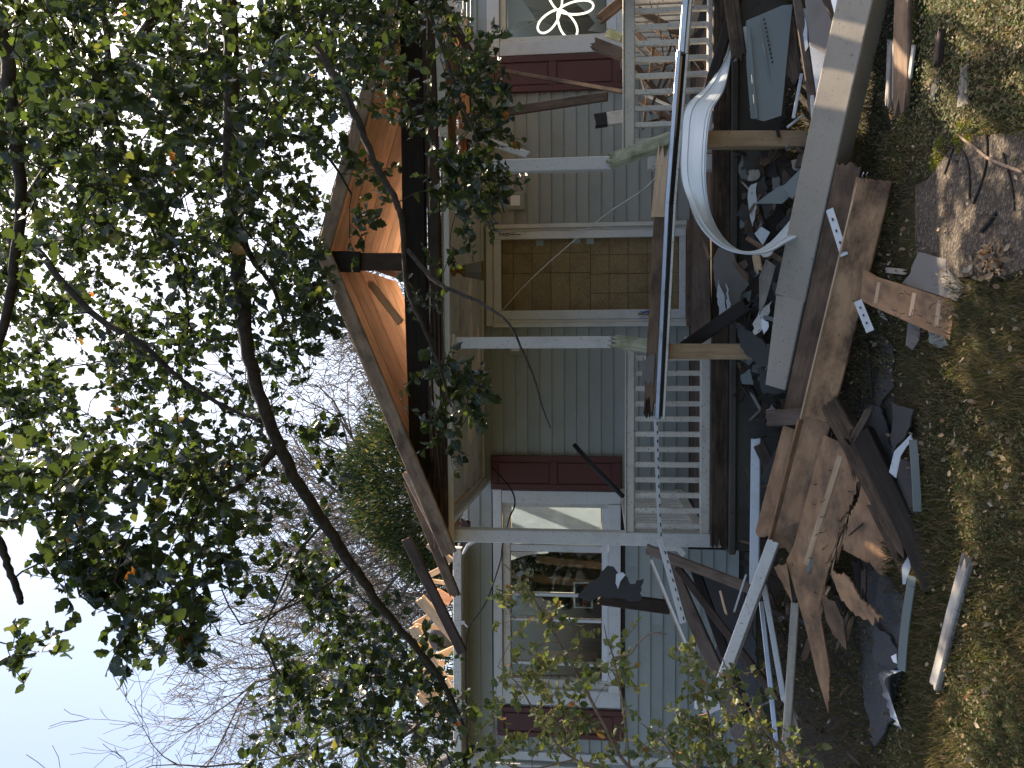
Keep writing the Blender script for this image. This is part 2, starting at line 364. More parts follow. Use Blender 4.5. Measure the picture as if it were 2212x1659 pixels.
def sheet(name, pts, o, n, th, mat, parent=None, amp=0, seg=14, label=None, cat=None, group=None, curl=0.0, grain=None):
    """a flat torn piece: outline measured in the photo, standing in the plane through point o with normal n"""
    O = P(*o) if isinstance(o, tuple) else V(o); n = V(n).normalized()
    if amp: pts = jagpoly(pts, amp, seg, grain)
    W = [onplane(p[0], p[1], O, n) for p in pts]
    ctr = sum(W, V((0, 0, 0)))/len(W)
    far = max(W, key=lambda p: (p-ctr).length)
    M = frame(ctr-(far-ctr), far, n); M.translation = ctr; Mi = M.inverted()
    L = [Mi @ p for p in W]
    k = len(L); vs = [V((p.x, p.y, th/2)) for p in L]+[V((p.x, p.y, -th/2)) for p in L]
    from mathutils.geometry import tessellate_polygon
    tri = tessellate_polygon([vs[:k]])
    fs = [tuple(t_) for t_ in tri]+[tuple(i+k for i in reversed(t_)) for t_ in tri]
    fs += [(i, (i+1) % k, (i+1) % k+k, i+k) for i in range(k)]
    if curl:
        for v_ in vs: v_.z += curl*(v_.x**2)+curl*0.4*math.sin(v_.y*9)
    ob = link(name, vs, fs, mat, parent, M)
    import bmesh
    bm = bmesh.new(); bm.from_mesh(ob.data); bmesh.ops.recalc_face_normals(bm, faces=bm.faces)
    if curl: bmesh.ops.triangulate(bm, faces=bm.faces)
    bm.to_mesh(ob.data); bm.free()
    return tag(ob, label, cat, group)
def pb(label, a, b, wpx, th, mat, name='board', cat='board', group=None, parent=None, **kw):
    A, B = P(*a), P(*b); w_ = wpx*(A.y+B.y)/2/F
    o = board(name, A, B, w_, th, mat, parent, **kw)
    return tag(o, label, cat if label else None, group) if not parent else o
def text(name, s, M, size, mat, parent, th=0.002):
    cu = bpy.data.curves.new(name, 'FONT'); cu.body = s; cu.size = size; cu.align_x = 'CENTER'; cu.align_y = 'CENTER'; cu.extrude = th
    tmp = bpy.data.objects.new('tmp', cu); COL.objects.link(tmp)
    bpy.context.view_layer.update()
    me = bpy.data.meshes.new_from_object(tmp.evaluated_get(bpy.context.evaluated_depsgraph_get()))
    bpy.data.objects.remove(tmp); me.materials.clear(); me.materials.append(MATS[mat])
    o = bpy.data.objects.new(name, me); COL.objects.link(o); o.parent = parent; o.matrix_basis = wm(parent).inverted() @ M
    return o
# ================================================================== HOUSE
WY = 8.5          # plane of the front wall
PY = 6.35         # plane of the porch posts
X = lambda y, Y=WY, x=1250: P(x, y, Y).x
Z = lambda x, Y=WY, y=760: P(x, y, Y).z
FZ = Z(1488)      # porch floor height
CZ = Z(957, PY)   # porch ceiling height
XL, XR = X(1640), X(-330)
house = empty('house', (0, WY, 0), 'pale green clapboard house with broken roof and boarded up front door', 'house')
def hbox(name, ya, yb, xa, xb, y0, y1, mat, parent, Yref=WY, bevel=0.004):
    """box spanning photo rows ya..yb (right to left) and columns xa (top) .. xb (bottom), from depth y0 to y1"""
    a, b = sorted((X(ya, Yref), X(yb, Yref))); z0, z1 = sorted((Z(xa, Yref), Z(xb, Yref)))
    return box(name, a, b, y0, y1, z0, z1, mat, parent, bevel)
# sheathing behind the boards, cut round the openings
LW = (X(1513), X(1066), Z(1337), Z(1068)); RW = (X(112), X(-320), Z(1337), Z(1060)); DR = (X(697), X(490), Z(1489), Z(1062))
ZT, ZB = Z(992), 0.12
vs, fs = [], []
def sb(x0, x1, z0, z1, y0=WY+0.02, y1=WY+0.12):
    k = len(vs)
    for y_ in (y0, y1):
        for x_, z_ in ((x0, z0), (x1, z0), (x1, z1), (x0, z1)): vs.append((x_, y_, z_))
    for f in ((0, 1, 2, 3), (7, 6, 5, 4), (0, 4, 5, 1), (1, 5, 6, 2), (2, 6, 7, 3), (3, 7, 4, 0)): fs.append(tuple(k+i for i in f))
sb(XL, LW[0], ZB, ZT); sb(LW[0], LW[1], LW[3], ZT); sb(LW[0], LW[1], ZB, LW[2]); sb(LW[1], DR[0], ZB, ZT)
sb(DR[0], DR[1], DR[3], ZT); sb(DR[0], DR[1], ZB, DR[2]); sb(DR[1], RW[0], ZB, ZT); sb(RW[0], RW[1], RW[3], ZT); sb(RW[0], RW[1], ZB, RW[2]); sb(RW[1], XR, ZB, ZT)
fw = link('front_wall', vs, fs, 'felt', house)
EXP = 26.35*WY/F*1.004
zc = FZ-0.0
courses = [FZ-0.6*0 + EXP*k for k in range(-4, 19)]
def siding(xa, xb, z0, ztop):
    # one clapboard, thicker at its lower edge
    L = xb-xa; h = ztop-z0
    v_ = [(0, -0.022, 0), (L, -0.022, 0), (L, -0.003, h), (0, -0.003, h), (0, 0.019, 0), (L, 0.019, 0), (L, 0.019, h), (0, 0.019, h), (0, -0.014, -0.002), (L, -0.014, -0.002)]
    f_ = [(0, 1, 2, 3), (7, 6, 5, 4), (8, 9, 1, 0), (4, 5, 9, 8), (1, 5, 6, 2), (2, 6, 7, 3), (3, 7, 4, 0)]
    link('siding_board', v_, f_, 'siding', fw, Matrix.Translation((xa, WY+U(-0.001, 0.001), z0)))
def cuts(z0, z1):
    sp = [(XL, XR)]
    for (a, b, c, d) in (LW, DR, RW):
        if z1 > c+0.02 and z0 < d-0.02:
            sp = [q for s in sp for q in ((s[0], min(s[1], a)), (max(s[0], b), s[1])) if q[1]-q[0] > 0.03]
    return sp
for zc in courses:
    z1 = min(zc+EXP+0.003, ZT)
    if z1-zc < 0.02: continue
    for a, b in cuts(zc, z1):
        if zc < FZ-0.02 and b > X(1060): b = X(1180)
        if b-a < 0.03: continue
        parts = [a, b] if b-a < 2.3 or R() < 0.5 else [a, a+(b-a)*U(0.3, 0.7), b]
        for i in range(len(parts)-1): siding(parts[i], parts[i+1]-0.002, zc, z1)
# corner board and return wall at the left
hbox('corner_board', 1626, 1644, 1000, 1500, WY-0.035, WY+0.05, 'white', house)
box('side_wall', XL-0.02, XL+0.1, WY+0.05, WY+5, 0.1, ZT, 'siding', house)
hbox('wing_wall', 1646, 1990, 1005, 1560, WY+0.5, WY+0.6, 'siding', house, WY+0.5)
wfr = hbox('wing_window', 1652, 1740, 1062, 1300, WY+0.44, WY+0.52, 'white', house, WY+0.5)
hbox('frieze_board', 1190, 1632, 998, 1008, WY-0.03, WY+0.02, 'siding', house)
box('side_wall', XR, XR+0.12, WY, WY+5, 0.1, ZT, 'siding', house)
box('back_wall', XL, XR, WY+4.9, WY+5, 0.1, ZT, 'interior', house)
box('floor', XL, XR, WY+0.12, WY+4.9, FZ-0.1, FZ, 'interior', house)
box('room_ceiling', XL+0.1, X(1230), WY+0.14, WY+4.6, ZT-0.05, ZT, 'interior', house)
box('room_ceiling', X(700), XR-0.1, WY+0.14, WY+4.6, ZT-0.05, ZT, 'interior', house)
for i in range(4):  # unseen joists added in the ceiling gap to cast shadow bands on the blind
    board('shadow_joist', (X(1215)+i*0.27, WY+0.2, ZT-0.02-0.12*(i % 2)), (X(1060)+i*0.42-0.2, WY+4.6, ZT-0.05), 0.09, 0.16, 'w_brown', house, n=(0, 0, 1))
box('partition', X(1240), X(1235), WY+0.9, WY+4.8, FZ, ZT, 'interior', house)
# far room things seen through the glass
box('inner_door', X(1440), X(1425), WY+0.8, WY+1.4, FZ, Z(1090), 'w_dark', house)

def window(y0, y1, x0, x1, mull, name='window'):
    """photo rows y0(right)..y1(left), columns x0(top)..x1(bottom) of the outer casing"""
    wn = hbox(name, y0, y1, x0, x0+19, WY-0.045, WY+0.02, 'white', house)
    return wn
def casing(parent, ya, yb, xa, xb, d=0.04, mat='white', y1=WY+0.02, nm='casing'):
    return hbox(nm, ya, yb, xa, xb, WY-d, y1, mat, parent)
# --- left window
lw = casing(house, 1058, 1525, 1064, 1083, 0.05, nm='window'); lw['label'] = 'large left window with white casing and dark bare glass'
casing(lw, 1060, 1087, 1083.5, 1341, 0.046); casing(lw, 1489, 1523, 1083.5, 1341, 0.046); casing(lw, 1087.3, 1488.7, 1314, 1341, 0.06, nm='sill')
casing(lw, 1087.5, 1097, 1084, 1313.5, 0.0, 'rail', WY+0.1, 'jamb'); casing(lw, 1470, 1488.5, 1084, 1313.5, 0.0, 'rail', WY+0.1, 'jamb')
casing(lw, 1097.3, 1469.7, 1084, 1100, 0.0, 'rail', WY+0.1, 'head'); casing(lw, 1097.3, 1469.7, 1300, 1313.5, -0.005, 'white', WY+0.1, 'sash_rail')
casing(lw, 1180, 1194, 1100.3, 1299.7, -0.01, 'white', WY+0.1, 'mullion')
for y_, wd in ((1289, 7), (1344, 6), (1439, 6)): casing(lw, y_-wd/2, y_+wd/2, 1100.5, 1299.5, -0.03, 'white', WY+0.09, 'muntin')
for a, b in ((1097.5, 1179.8), (1194.2, 1285.3), (1292.7, 1340.8), (1347.2, 1435.8), (1442.2, 1469.5)):
    hbox('pane', a, b, 1100.6, 1299.4, WY+0.06, WY+0.064, 'glass', lw, WY, 0.0005)
bl = hbox('blind', 1098, 1181, 1101, 1298, WY+0.13, WY+0.133, 'blind', lw, WY, 0.0005)
sheet('curtain', [(1101, 1196), (1101, 1212), (1118, 1205), (1140, 1199), (1185, 1195), (1185, 1192), (1101, 1192)], (1140, 1200, WY+0.16), (0, 1, 0), 0.003, 'blind', lw)
# inside clutter read through the glass
board('fallen_stud', P(1160, 1208, WY+1.0), P(1300, 1222, WY+1.0), 0.09, 0.04, 'w_brown', house)
board('fallen_stud', P(1105, 1245, WY+1.2), P(1300, 1262, WY+1.0), 0.09, 0.05, 'w_brown', house)
board('fallen_stud', P(1110, 1420, WY+0.7), P(1290, 1412, WY+0.7), 0.1, 0.05, 'w_red', house)
board('fallen_stud', P(1105, 1388, WY+0.9), P(1300, 1394, WY+0.6), 0.14, 0.05, 'w_dark', house)
# --- right window
rw = casing(house, -320, 118, 1057, 1083, 0.05, nm='window'); rw['label'] = 'right window in white casing with a glowing clover ornament'
casing(rw, 87, 117, 1083.5, 1331, 0.046); casing(rw, -320, 117, 1331.3, 1345, 0.06, nm='sill'); casing(rw, -320, -290, 1083.5, 1331, 0.046)
casing(rw, 74, 86.7, 1083.5, 1331, 0.0, 'rail', WY+0.1, 'jamb'); casing(rw, -290, 73.7, 1083.5, 1096, 0.0, 'rail', WY+0.1, 'head'); casing(rw, -290, 73.7, 1310, 1331, -0.01, 'white', WY+0.1, 'sash_rail')
casing(rw, -120, -108, 1096.3, 1309.7, -0.01, 'white', WY+0.1, 'mullion')
hbox('pane', -107.7, 73.5, 1096.5, 1309.5, WY+0.06, WY+0.064, 'glass', rw, WY, 0.0005); hbox('pane', -289, -120.3, 1096.5, 1309.5, WY+0.06, WY+0.064, 'glass', rw, WY, 0.0005)
sheet('curtain', [(1098, 73), (1098, -60), (1128, 0), (1150, 30), (1158, 45), (1120, 46)], (1140, 20, WY+0.2), (0, 1, 0), 0.003, 'blind', rw)
sheet('curtain', [(1308, 72), (1308, -60), (1180, -60), (1215, -20), (1270, 30), (1285, 50), (1270, 66)], (1240, 20, WY+0.3), (0, 1, 0), 0.003, 'blind', rw)
board('fallen_stud', P(1140, 40, WY+1.2), P(1300, 20, WY+1.2), 0.12, 0.05, 'w_brown', house)
board('fallen_stud', P(1105, 10, WY+1.6), P(1250, 66, WY+1.5), 0.1, 0.05, 'w_dark', house)
# --- shutters
def shutter(ya, yb, xa, xb, lab, tilt=0.0):
    s = hbox('shutter', ya, yb, xa, xb, WY-0.045, WY-0.024, 'red', house); s['label'] = lab
    wpx = yb-ya; h = xb-xa; st = wpx*0.17
    rails = [(xa+0.5, xa+h*0.055), (xa+h*0.455, xa+h*0.51), (xb-h*0.075, xb-0.5)]
    hbox('stile', ya+0.5, ya+st, xa+0.5, xb-0.5, WY-0.062, WY-0.046, 'red', s); hbox('stile', yb-st, yb-0.5, xa+0.5, xb-0.5, WY-0.062, WY-0.046, 'red', s)
    for a, b in rails: hbox('rail', ya+st+0.3, yb-st-0.3, a, b, WY-0.062, WY-0.046, 'red', s)
    for a, b in ((rails[0][1]+3, rails[1][0]-3), (rails[1][1]+3, rails[2][0]-3)): hbox('raised_panel', ya+st+3, yb-st-3, a, b, WY-0.056, WY-0.046, 'red', s, WY, 0.008)
shutter(984, 1058, 1060, 1343, 'dark red shutter right of the large window'); shutter(1528, 1592, 1071, 1347, 'dark red shutter at the far left behind holly')
shutter(120, 198, 1057, 1345, 'dark red shutter left of the right window')
# --- door
door = hbox('front_door', 487, 703, 1052, 1066, WY-0.05, WY+0.02, 'trim', house)
door['label'] = 'white framed glass storm door with strand board behind the glass'
casing(door, 483, 492, 1066.3, 1489, 0.05, 'trim'); casing(door, 697, 706, 1066.3, 1489, 0.05, 'trim')
casing(door, 492.2, 498, 1066.3, 1489, 0.03, 'trim', nm='jamb'); casing(door, 690, 696.8, 1066.3, 1489, 0.03, 'trim', nm='jamb')
casing(door, 498.5, 515, 1068, 1480, 0.035, 'white', WY+0.03, 'door_stile'); casing(door, 670, 689.5, 1068, 1480, 0.035, 'white', WY+0.03, 'door_stile')
casing(door, 515.2, 669.8, 1068, 1084, 0.035, 'white', WY+0.03, 'door_rail'); casing(door, 515.2, 669.8, 1466, 1480, 0.035, 'white', WY+0.03, 'door_rail')
hbox('door_glass', 515.2, 669.8, 1084.2, 1465.8, WY-0.006, WY-0.002, 'glass_door', door, WY, 0.0004)
hbox('door_sill', 483, 706, 1481, 1490, WY-0.09, WY+0.03, 'w_brown', door)
# strand board sheets with pencilled grid grooves (separate tiles leave the dark joints)
rows1 = [1086, 1124, 1153.5, 1193, 1235, 1275.6]; 
def osb(rows, cols):
    for i in range(len(rows)-1):
        for j in range(len(cols)-1):
            hbox('strand_board', cols[j]+0.45, cols[j+1]-0.45, rows[i]+0.4, rows[i+1]-0.4, WY+0.05, WY+0.062, 'osb', door, WY, 0.001)
osb([1084, 1108.5, 1149, 1190, 1231, 1275.5], [512, 544, 587.5, 672]); osb([1275.5, 1316, 1357, 1398, 1440, 1466], [512, 550, 591.5, 633, 672])
box('back_board', X(672), X(512), WY+0.066, WY+0.075, Z(1470), Z(1080), 'dark', door)
for y_, x_ in ((522, 1166), (518, 1246), (520, 1275)): hbox('paper_note', y_-6, y_+6, x_-8, x_+8, WY+0.046, WY+0.0485, 'paper', door)
for x_ in (1389, 1412): hbox('handle_plate', 677, 681.5, x_-(5 if x_ < 1400 else 8)+(-6 if x_ < 1400 else -6), x_, WY-0.055, WY-0.036, 'brass', door)
tube('door_handle', [P(1390, 679, WY-0.05), P(1390, 679, WY-0.09), P(1402, 679, WY-0.095)], 0.008, 'brass', door)
rib = tag(sheet('plastic_ribbon', [(1380, 671), (1390, 677), (1402, 675), (1402, 671), (1388, 673)], (1390, 674, WY-0.1), (0.2, 1, 0), 0.002, 'blue'), 'blue plastic ribbon tied to the storm door handle', 'ribbon')
def digits(s, y, x0, dx, Y, size, parent):
    for i, c in enumerate(s):
        p = P(x0+dx*i, y, Y); text('digit', c, Matrix.Translation(p) @ Matrix.Rotation(math.pi/2, 4, 'X'), size, 'black', parent)
digits('2011', 506.5, 1083.5, 12.2, WY-0.039, 0.075, door)
for i in range(3): hbox('hinge', 496.5, 500, 1098+i*145, 1114+i*145, WY-0.045, WY-0.034, 'trim', door)
# --- junction boxes for the missing lamps
for (ya, yb, xa, xb, lab) in ((413, 451, 1098, 1137, 'square grey lamp mount right of the door'), (738, 766, 1098, 1134, 'square grey lamp mount behind the middle post')):
    jb = hbox('lamp_mount', ya, yb, xa, xb, WY-0.05, WY-0.015, 'siding', house, WY, 0.012); jb['label'] = lab
    hbox('inner_plate', ya+3, yb-3, xa+3, xb-3, WY-0.058, WY-0.0505, 'siding', jb, WY, 0.006); hbox('cover_plate', ya+8, yb-8, xa+8, xb-11, WY-0.064, WY-0.0585, 'paper', jb)
# --- eave, gutter and broken roof frame at the left
gy = WY-0.35
A, B = P(989, 1182, gy), P(990, 1700, gy)
gt = board('gutter', A, B, 0.088, 0.09, 'trimdirty', house, n=(0, -1, 0)); gt['label'] = 'dirty white gutter along the left eave'
for y_ in (1345, 1517): board('gutter_strap', P(980, y_, gy-0.05), P(1004, y_, gy-0.05), 0.04, 0.006, 'rail', gt, n=(0, -1, 0)); board('gutter_strap', P(1003, y_+2, gy-0.06), P(1010, y_+10, gy-0.09), 0.016, 0.004, 'rail', gt, n=(0, -1, 0))
box('soffit', XL-0.3, X(1182, gy), gy+0.05, WY+0.0, Z(1001, WY)-0.0, Z(1001, WY)+0.02, 'trim', house)
# dark stub of the fallen eave board between post and gutter, with the peeling trim strip
board('eave_stub', P(1000, 1180, gy-0.1), P(1006, 1120, gy-0.1), 0.1, 0.05, 'w_dark', house, jag=(0.05, 0.05))
tb = [(1000, 1197), (1010, 1178), (1030, 1166), (1042, 1158), (1050, 1148)]
tube('peeled_trim', [P(x_, y_, WY-0.5) for x_, y_ in tb], [0.012, 0.02, 0.022, 0.02, 0.008], 'white', house)

# ---- truss members still standing above the left eave: each is a part of the house roof
roofL = [
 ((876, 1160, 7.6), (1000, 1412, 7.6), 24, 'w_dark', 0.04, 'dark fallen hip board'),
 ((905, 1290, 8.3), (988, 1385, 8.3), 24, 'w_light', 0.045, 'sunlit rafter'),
 ((893, 1352, 8.4), (985, 1520, 8.4), 26, 'w_light', 0.045, 'sunlit rafter'),
 ((925, 1172, 8.2), (975, 1215, 8.2), 20, 'w_light', 0.045, None),
 ((912, 1250, 8.6), (968, 1222, 8.6), 13, 'w_light', 0.04, None),
 ((914, 1252, 8.6), (970, 1260, 8.6), 8, 'w_light', 0.04, None),
 ((893, 1352, 8.7), (950, 1318, 8.7), 14, 'w_light', 0.04, None),
 ((895, 1351, 8.65), (985, 1359, 8.65), 9, 'w_light', 0.04, None),
 ((930, 1425, 8.6), (985, 1400, 8.6), 15, 'w_light', 0.04, None),
 ((899, 1458, 8.6), (960, 1430, 8.6), 12, 'w_light', 0.04, None),
 ((895, 1452, 8.7), (985, 1466, 8.7), 9, 'w_light', 0.04, None),
 ((903, 1470, 8.55), (990, 1570, 8.55), 24, 'w_light', 0.04, None),
 ((905, 1490, 8.8), (985, 1498, 8.8), 10, 'w_light', 0.04, None),
 ((940, 1278, 8.9), (975, 1300, 8.9), 22, 'w_deck', 0.04, None),
 ((960, 1555, 8.6), (900, 1500, 8.6), 16, 'w_light', 0.04, None),
]
for a, b_, wp, mt, th, lab in roofL:
    A, B = P(*a), P(*b_); o = board('roof_timber', A, B, wp*(A.y)/F, th, mt, house, jag=(0.03, 0.02))
    if lab: o['label'] = lab
# heap of dark cloth lodged in the roof frame
import bmesh
def lump(name, c, r, mat, seed=0, amp=0.25, fr=2.0, sub=3):
    bm = bmesh.new(); bmesh.ops.create_icosphere(bm, subdivisions=sub, radius=1)
    for v_ in bm.verts:
        d = noise.noise(v_.co*fr+V((seed, seed, seed)))*amp+noise.noise(v_.co*fr*2.7+V((seed, 9, 1)))*amp*0.5
        v_.co = V((v_.co.x*r[0], v_.co.y*r[1], v_.co.z*r[2]))*(1+d)
    me = bpy.data.meshes.new(name); bm.to_mesh(me); bm.free(); me.materials.append(MATS[mat]); me.shade_smooth()
    o = bpy.data.objects.new(name, me); COL.objects.link(o); o.matrix_basis = Matrix.Translation(c); return o
tag(lump('cloth_bundle', P(955, 1372, 8.9), (0.17, 0.16, 0.2), 'cloth', 3), 'dark grey cloth bundle lodged among the sunlit rafters', 'cloth')
# foundation of the house left of the porch
hbox('foundation', 1185, 1640, 1500, 1640, WY+0.03, WY+0.15, 'concrete', house)

# ================================================================== PORCH
porch = empty('porch', (0, PY, 0), 'collapsing front porch with white posts and an open gable of orange boards', 'porch')
FPY = 6.22
# base: concrete foundation with rim, rotten floor edge
pxl, pxr = X(1190, FPY), X(-60, FPY)
Zp = lambda x: Z(x, FPY)
fnd = box('foundation', pxl+0.02, pxr, FPY+0.03, FPY+0.2, -0.1, Zp(1592), 'concrete', porch, 0.01)
box('foundation_cap', pxl, pxr, FPY-0.02, FPY+0.22, Zp(1592), Zp(1576), 'concrete', porch, 0.012)
board('rim_joist', (pxl, FPY+0.03, Zp(1557)), (pxr, FPY+0.03, Zp(1556)), 0.13, 0.05, 'w_rot', porch, n=(0, -1, 0), warp=0.03, jag=(0.12, 0.05))
k = 0; yy = FPY+0.02
while yy < WY-0.05:
    wdt = 0.135
    board('floor_board', (pxl+0.03+U(0, .02), yy+wdt/2, FZ-0.02+U(-.004, .004)), (pxr, yy+wdt/2, FZ-0.02+U(-.006, .004)), wdt-0.008, 0.028, 'w_brown2' if k > 4 else 'w_dark', porch, n=(0, 0, 1), jag=(0.04, 0) if k < 3 else (0, 0))
    yy += wdt; k += 1
board('broken_lath', P(1548, 860, FPY-0.03), P(1548, 1010, FPY-0.03), 0.02, 0.012, 'w_rot', porch, n=(0, -1, 0), jag=(0.05, 0.05))
# posts
def vpost(yc, xa, xb, wpx, Y, mat='white', lab=None, dx=0.0):
    A, B = P(xa, yc, Y), P(xb, yc, Y); xm = P((xa+xb)/2, yc, Y).x; w_ = wpx*Y/F
    o = board('post', (xm+dx, Y, A.z), (xm-dx, Y, B.z), w_, w_, mat, porch, n=(0, -1, 0))
    if lab: o['label'] = lab
    return o, xm, A.z, B.z
p1, x1, zt, zb = vpost(1160, 976, 1556, 28, PY, 'white', 'left porch post, whole and white')
box('post_cap', x1-0.075, x1+0.075, PY-0.075, PY+0.075, zt, zt+0.028, 'rail', porch)
p2, x2, zt, zb = vpost(740, 986, 1320, 25, PY, 'white', 'middle porch post, snapped below the handrail')
box('post_cap', x2-0.07, x2+0.07, PY-0.07, PY+0.07, zt, zt+0.045, 'rail', porch)
vpost(743, 1480, 1560, 30, PY+0.02, 'rail', 'foot of the middle post')
p3, x3, zt, zb = vpost(359, 972, 1318, 27, PY, 'white', 'right porch post with house number')
vpost(352, 1400, 1525, 26, PY+0.02, 'rail', 'lower right porch post'); 
ft, _, _, _ = vpost(352, 1524, 1577, 31, PY-0.01, 'rail', 'square foot of the right post')
digits('2011', 365, 1014+0, 22, PY-0.058, 0.078, p3)
hbox('bell_button', 352, 357, 1309, 1317, PY-0.075, PY-0.053, 'brass', porch, PY)
# mossy split lower halves, leaning
o = board('split_post', P(1316, 350, 6.2), P(1462, 298, 5.95), 0.095, 0.09, 'w_mossy', porch, n=(0.2, -1, 0.35), jag=(0.05, 0.03)); o['label'] = 'broken green-stained lower half of the right post'
o = board('split_post', P(1313, 736, 6.2), P(1430, 752, 6.05), 0.1, 0.09, 'w_mossy', porch, n=(0.15, -1, 0.3), jag=(0.12, 0.02)); o['label'] = 'broken mossy lower half of the middle post'
# railings
def railing(ya, yb, xa0, xa1, xb0, xb1, n0, sp, lab, skip=()):
    r = hbox('railing', ya, yb, xa0, xa1, PY-0.035, PY+0.035, 'rail', porch, PY, 0.008); r['label'] = lab
    hbox('cap_rail', ya, yb, xa0-2.5, xa0-0.3, PY-0.05, PY+0.05, 'rail', r, PY)
    hbox('bottom_rail', ya, yb, xb0, xb1, PY-0.03, PY+0.03, 'rail', r, PY, 0.008)
    k_ = 0; y_ = n0
    while y_ < yb-6:
        if y_ > ya+3 and not any(abs(y_-s) < 5 for s in skip):
            hbox('baluster', y_-5.4, y_+5.4, xa1-1, xb0+1, PY-0.018, PY+0.018, 'rail', r, PY)
        y_ += sp; k_ += 1
    return r
railing(757, 1147, 1353, 1371, 1512.5, 1535, 774, 32.5, 'left front railing with square white balusters')
railing(-60, 338, 1347, 1370, 1524, 1549, -38, 34.8, 'right front railing, battered and partly hidden')
# side railings running back to the house
def siderail(xw, lab, zr0, zr1, zb0, zb1, n_, ya=PY+0.06, yb=WY-0.02):
    r = box('railing', xw-0.035, xw+0.035, ya, yb, zr0, zr1, 'rail', porch, 0.008); r['label'] = lab
    box('bottom_rail', xw-0.03, xw+0.03, ya, yb, zb0, zb1, 'rail', r)
    for i in range(n_):
        y_ = ya+(i+0.5)*(yb-ya)/n_; box('baluster', xw-0.018, xw+0.018, y_-0.018, y_+0.018, zb1-0.003, zr0+0.003, 'rail', r)
zr0, zr1, zb0, zb1 = Z(1371, PY), Z(1353, PY), Z(1535, PY), Z(1512, PY)
siderail(x1+0.0, 'left side railing running back to the wall', zr0, zr1, zb0, zb1, 17)
siderail(X(-60, PY), 'right side railing running back to the wall', zr0, zr1, zb0, zb1, 17)
vpost(-62, 976, 1556, 28, PY, 'white', 'corner post beyond the right edge')
# ceiling, lit bays; the right bay has lost its ceiling
cx0, cx1 = X(1140, PY)+0.05, x3
for i in range(6):
    ya = PY+0.02+i*0.355; box('ceiling_board', cx0, cx1, ya, min(ya+0.351, WY-0.03), CZ, CZ+0.012, 'trimdirty', porch, 0.003)
zc_ = Z(1030, WY)
box('ceiling_moulding', cx0, cx1+0.3, WY-0.07, WY-0.026, Z(1026, WY), CZ-0.001, 'trim', porch, 0.01)
box('ceiling_moulding', cx0, cx1+0.3, WY-0.11, WY-0.0705, CZ-0.03, CZ-0.001, 'trim', porch, 0.01)
box('ceiling_moulding', cx0-0.06, cx0-0.001, PY+0.05, WY-0.03, CZ-0.07, CZ+0.03, 'white', porch, 0.015)
box('ceiling_moulding', cx0+0.0, cx0+0.03, PY+0.05, WY-0.115, CZ-0.035, CZ-0.001, 'trim', porch, 0.01)
box('ceiling_patch', X(60), X(320), WY-0.6, WY-0.03, CZ+0.08, CZ+0.1, 'trim', porch)
# front trim below the beam
for i, (a, b_) in enumerate((((937, -60), (957, 350)), ((957.5, 350), (963, 760)), ((963.5, 761), (972, 1180)))):
    board('beam_trim', P(a[0]+6, a[1], PY-0.1), P(b_[0]+4, b_[1], PY-0.1), 0.045 if i else 0.07, 0.02, 'trim', porch, n=(0, -1, 0))
# two-course dark beam
def beamseg(name, a, b_, w_, Y, mat, jag=(0, 0), th=0.09): return board(name, P(*a, Y), P(*b_, Y), w_*Y/F, th, mat, porch, n=(0, -1, 0), jag=jag, warp=0.01)
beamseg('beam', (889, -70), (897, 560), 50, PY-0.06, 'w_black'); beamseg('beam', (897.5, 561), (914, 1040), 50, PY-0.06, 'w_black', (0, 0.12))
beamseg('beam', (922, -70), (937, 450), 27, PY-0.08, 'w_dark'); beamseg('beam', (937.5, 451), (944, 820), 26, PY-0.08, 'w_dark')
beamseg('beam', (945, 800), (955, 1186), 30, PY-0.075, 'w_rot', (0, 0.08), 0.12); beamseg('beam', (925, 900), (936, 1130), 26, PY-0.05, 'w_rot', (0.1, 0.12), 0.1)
beamseg('splinter', (928, 780), (934, 1020), 9, PY-0.15, 'w_rot', (0.1, 0.2), 0.02); beamseg('lath_patch', (942, 805), (946, 905), 14, PY-0.145, 'w_grey', (0.02, 0.02), 0.01)
for i in range(14): beamseg('splinter', (U(930, 962), U(560, 1000)), (U(930, 962), U(1010, 1180)), U(2, 5), PY-U(0.13, 0.16), random.choice(['w_rot', 'w_dark']), (0.1, 0.2), 0.012)
for i in range(16):
    y_ = U(0, 900); beamseg('splinter', (922+y_*0.012, y_), (923+y_*0.012+U(-2, 2), y_+U(30, 110)), U(1.5, 4), PY-U(0.12, 0.14), random.choice(['w_rot', 'w_grey']), (0.05, 0.05), 0.01)
# gable: ridge, rakes and the roof boards seen from below
RY0, RY1 = 6.0, 8.3
rt = P(694, 545, RY0); le = P(972, 1196, RY0); re_ = P(868, -60, RY0)
ridge = rt.copy(); sl = (le-rt); sr = (re_-rt)
def deckside(end, lab, nboard=10):
    d = end-rt; nrm = V((d.z, 0, -d.x)).normalized()
    if nrm.z < 0: nrm = -nrm
    wd = (RY1-RY0-0.05)/nboard
    for i in range(nboard):
        yc = RY0+0.05+wd*(i+0.5); off = V((0, yc-RY0, 0)); s = U(-0.003, 0.003)
        o = board('roof_board', rt+off+nrm*(0.02+s)+d*0.01, rt+(end-rt)*(1-0.15*i/(nboard-1) if lab == 'left' else 1)+off+nrm*(0.02+s*0.5), wd-0.004, 0.022, 'w_deck', porch, n=nrm)
    # shingle skin above
    o = board('shingle_layer', rt+V((0, (RY1-RY0)/2, 0))+nrm*0.05+d*0.005, rt+(end-rt)*(0.86 if lab == 'left' else 1)+V((0, (RY1-RY0)/2, 0))+nrm*0.05, RY1-RY0, 0.012, 'asphalt', porch, n=nrm); 
    return nrm
nl = deckside(le, 'left'); nr = deckside(re_, 'right')
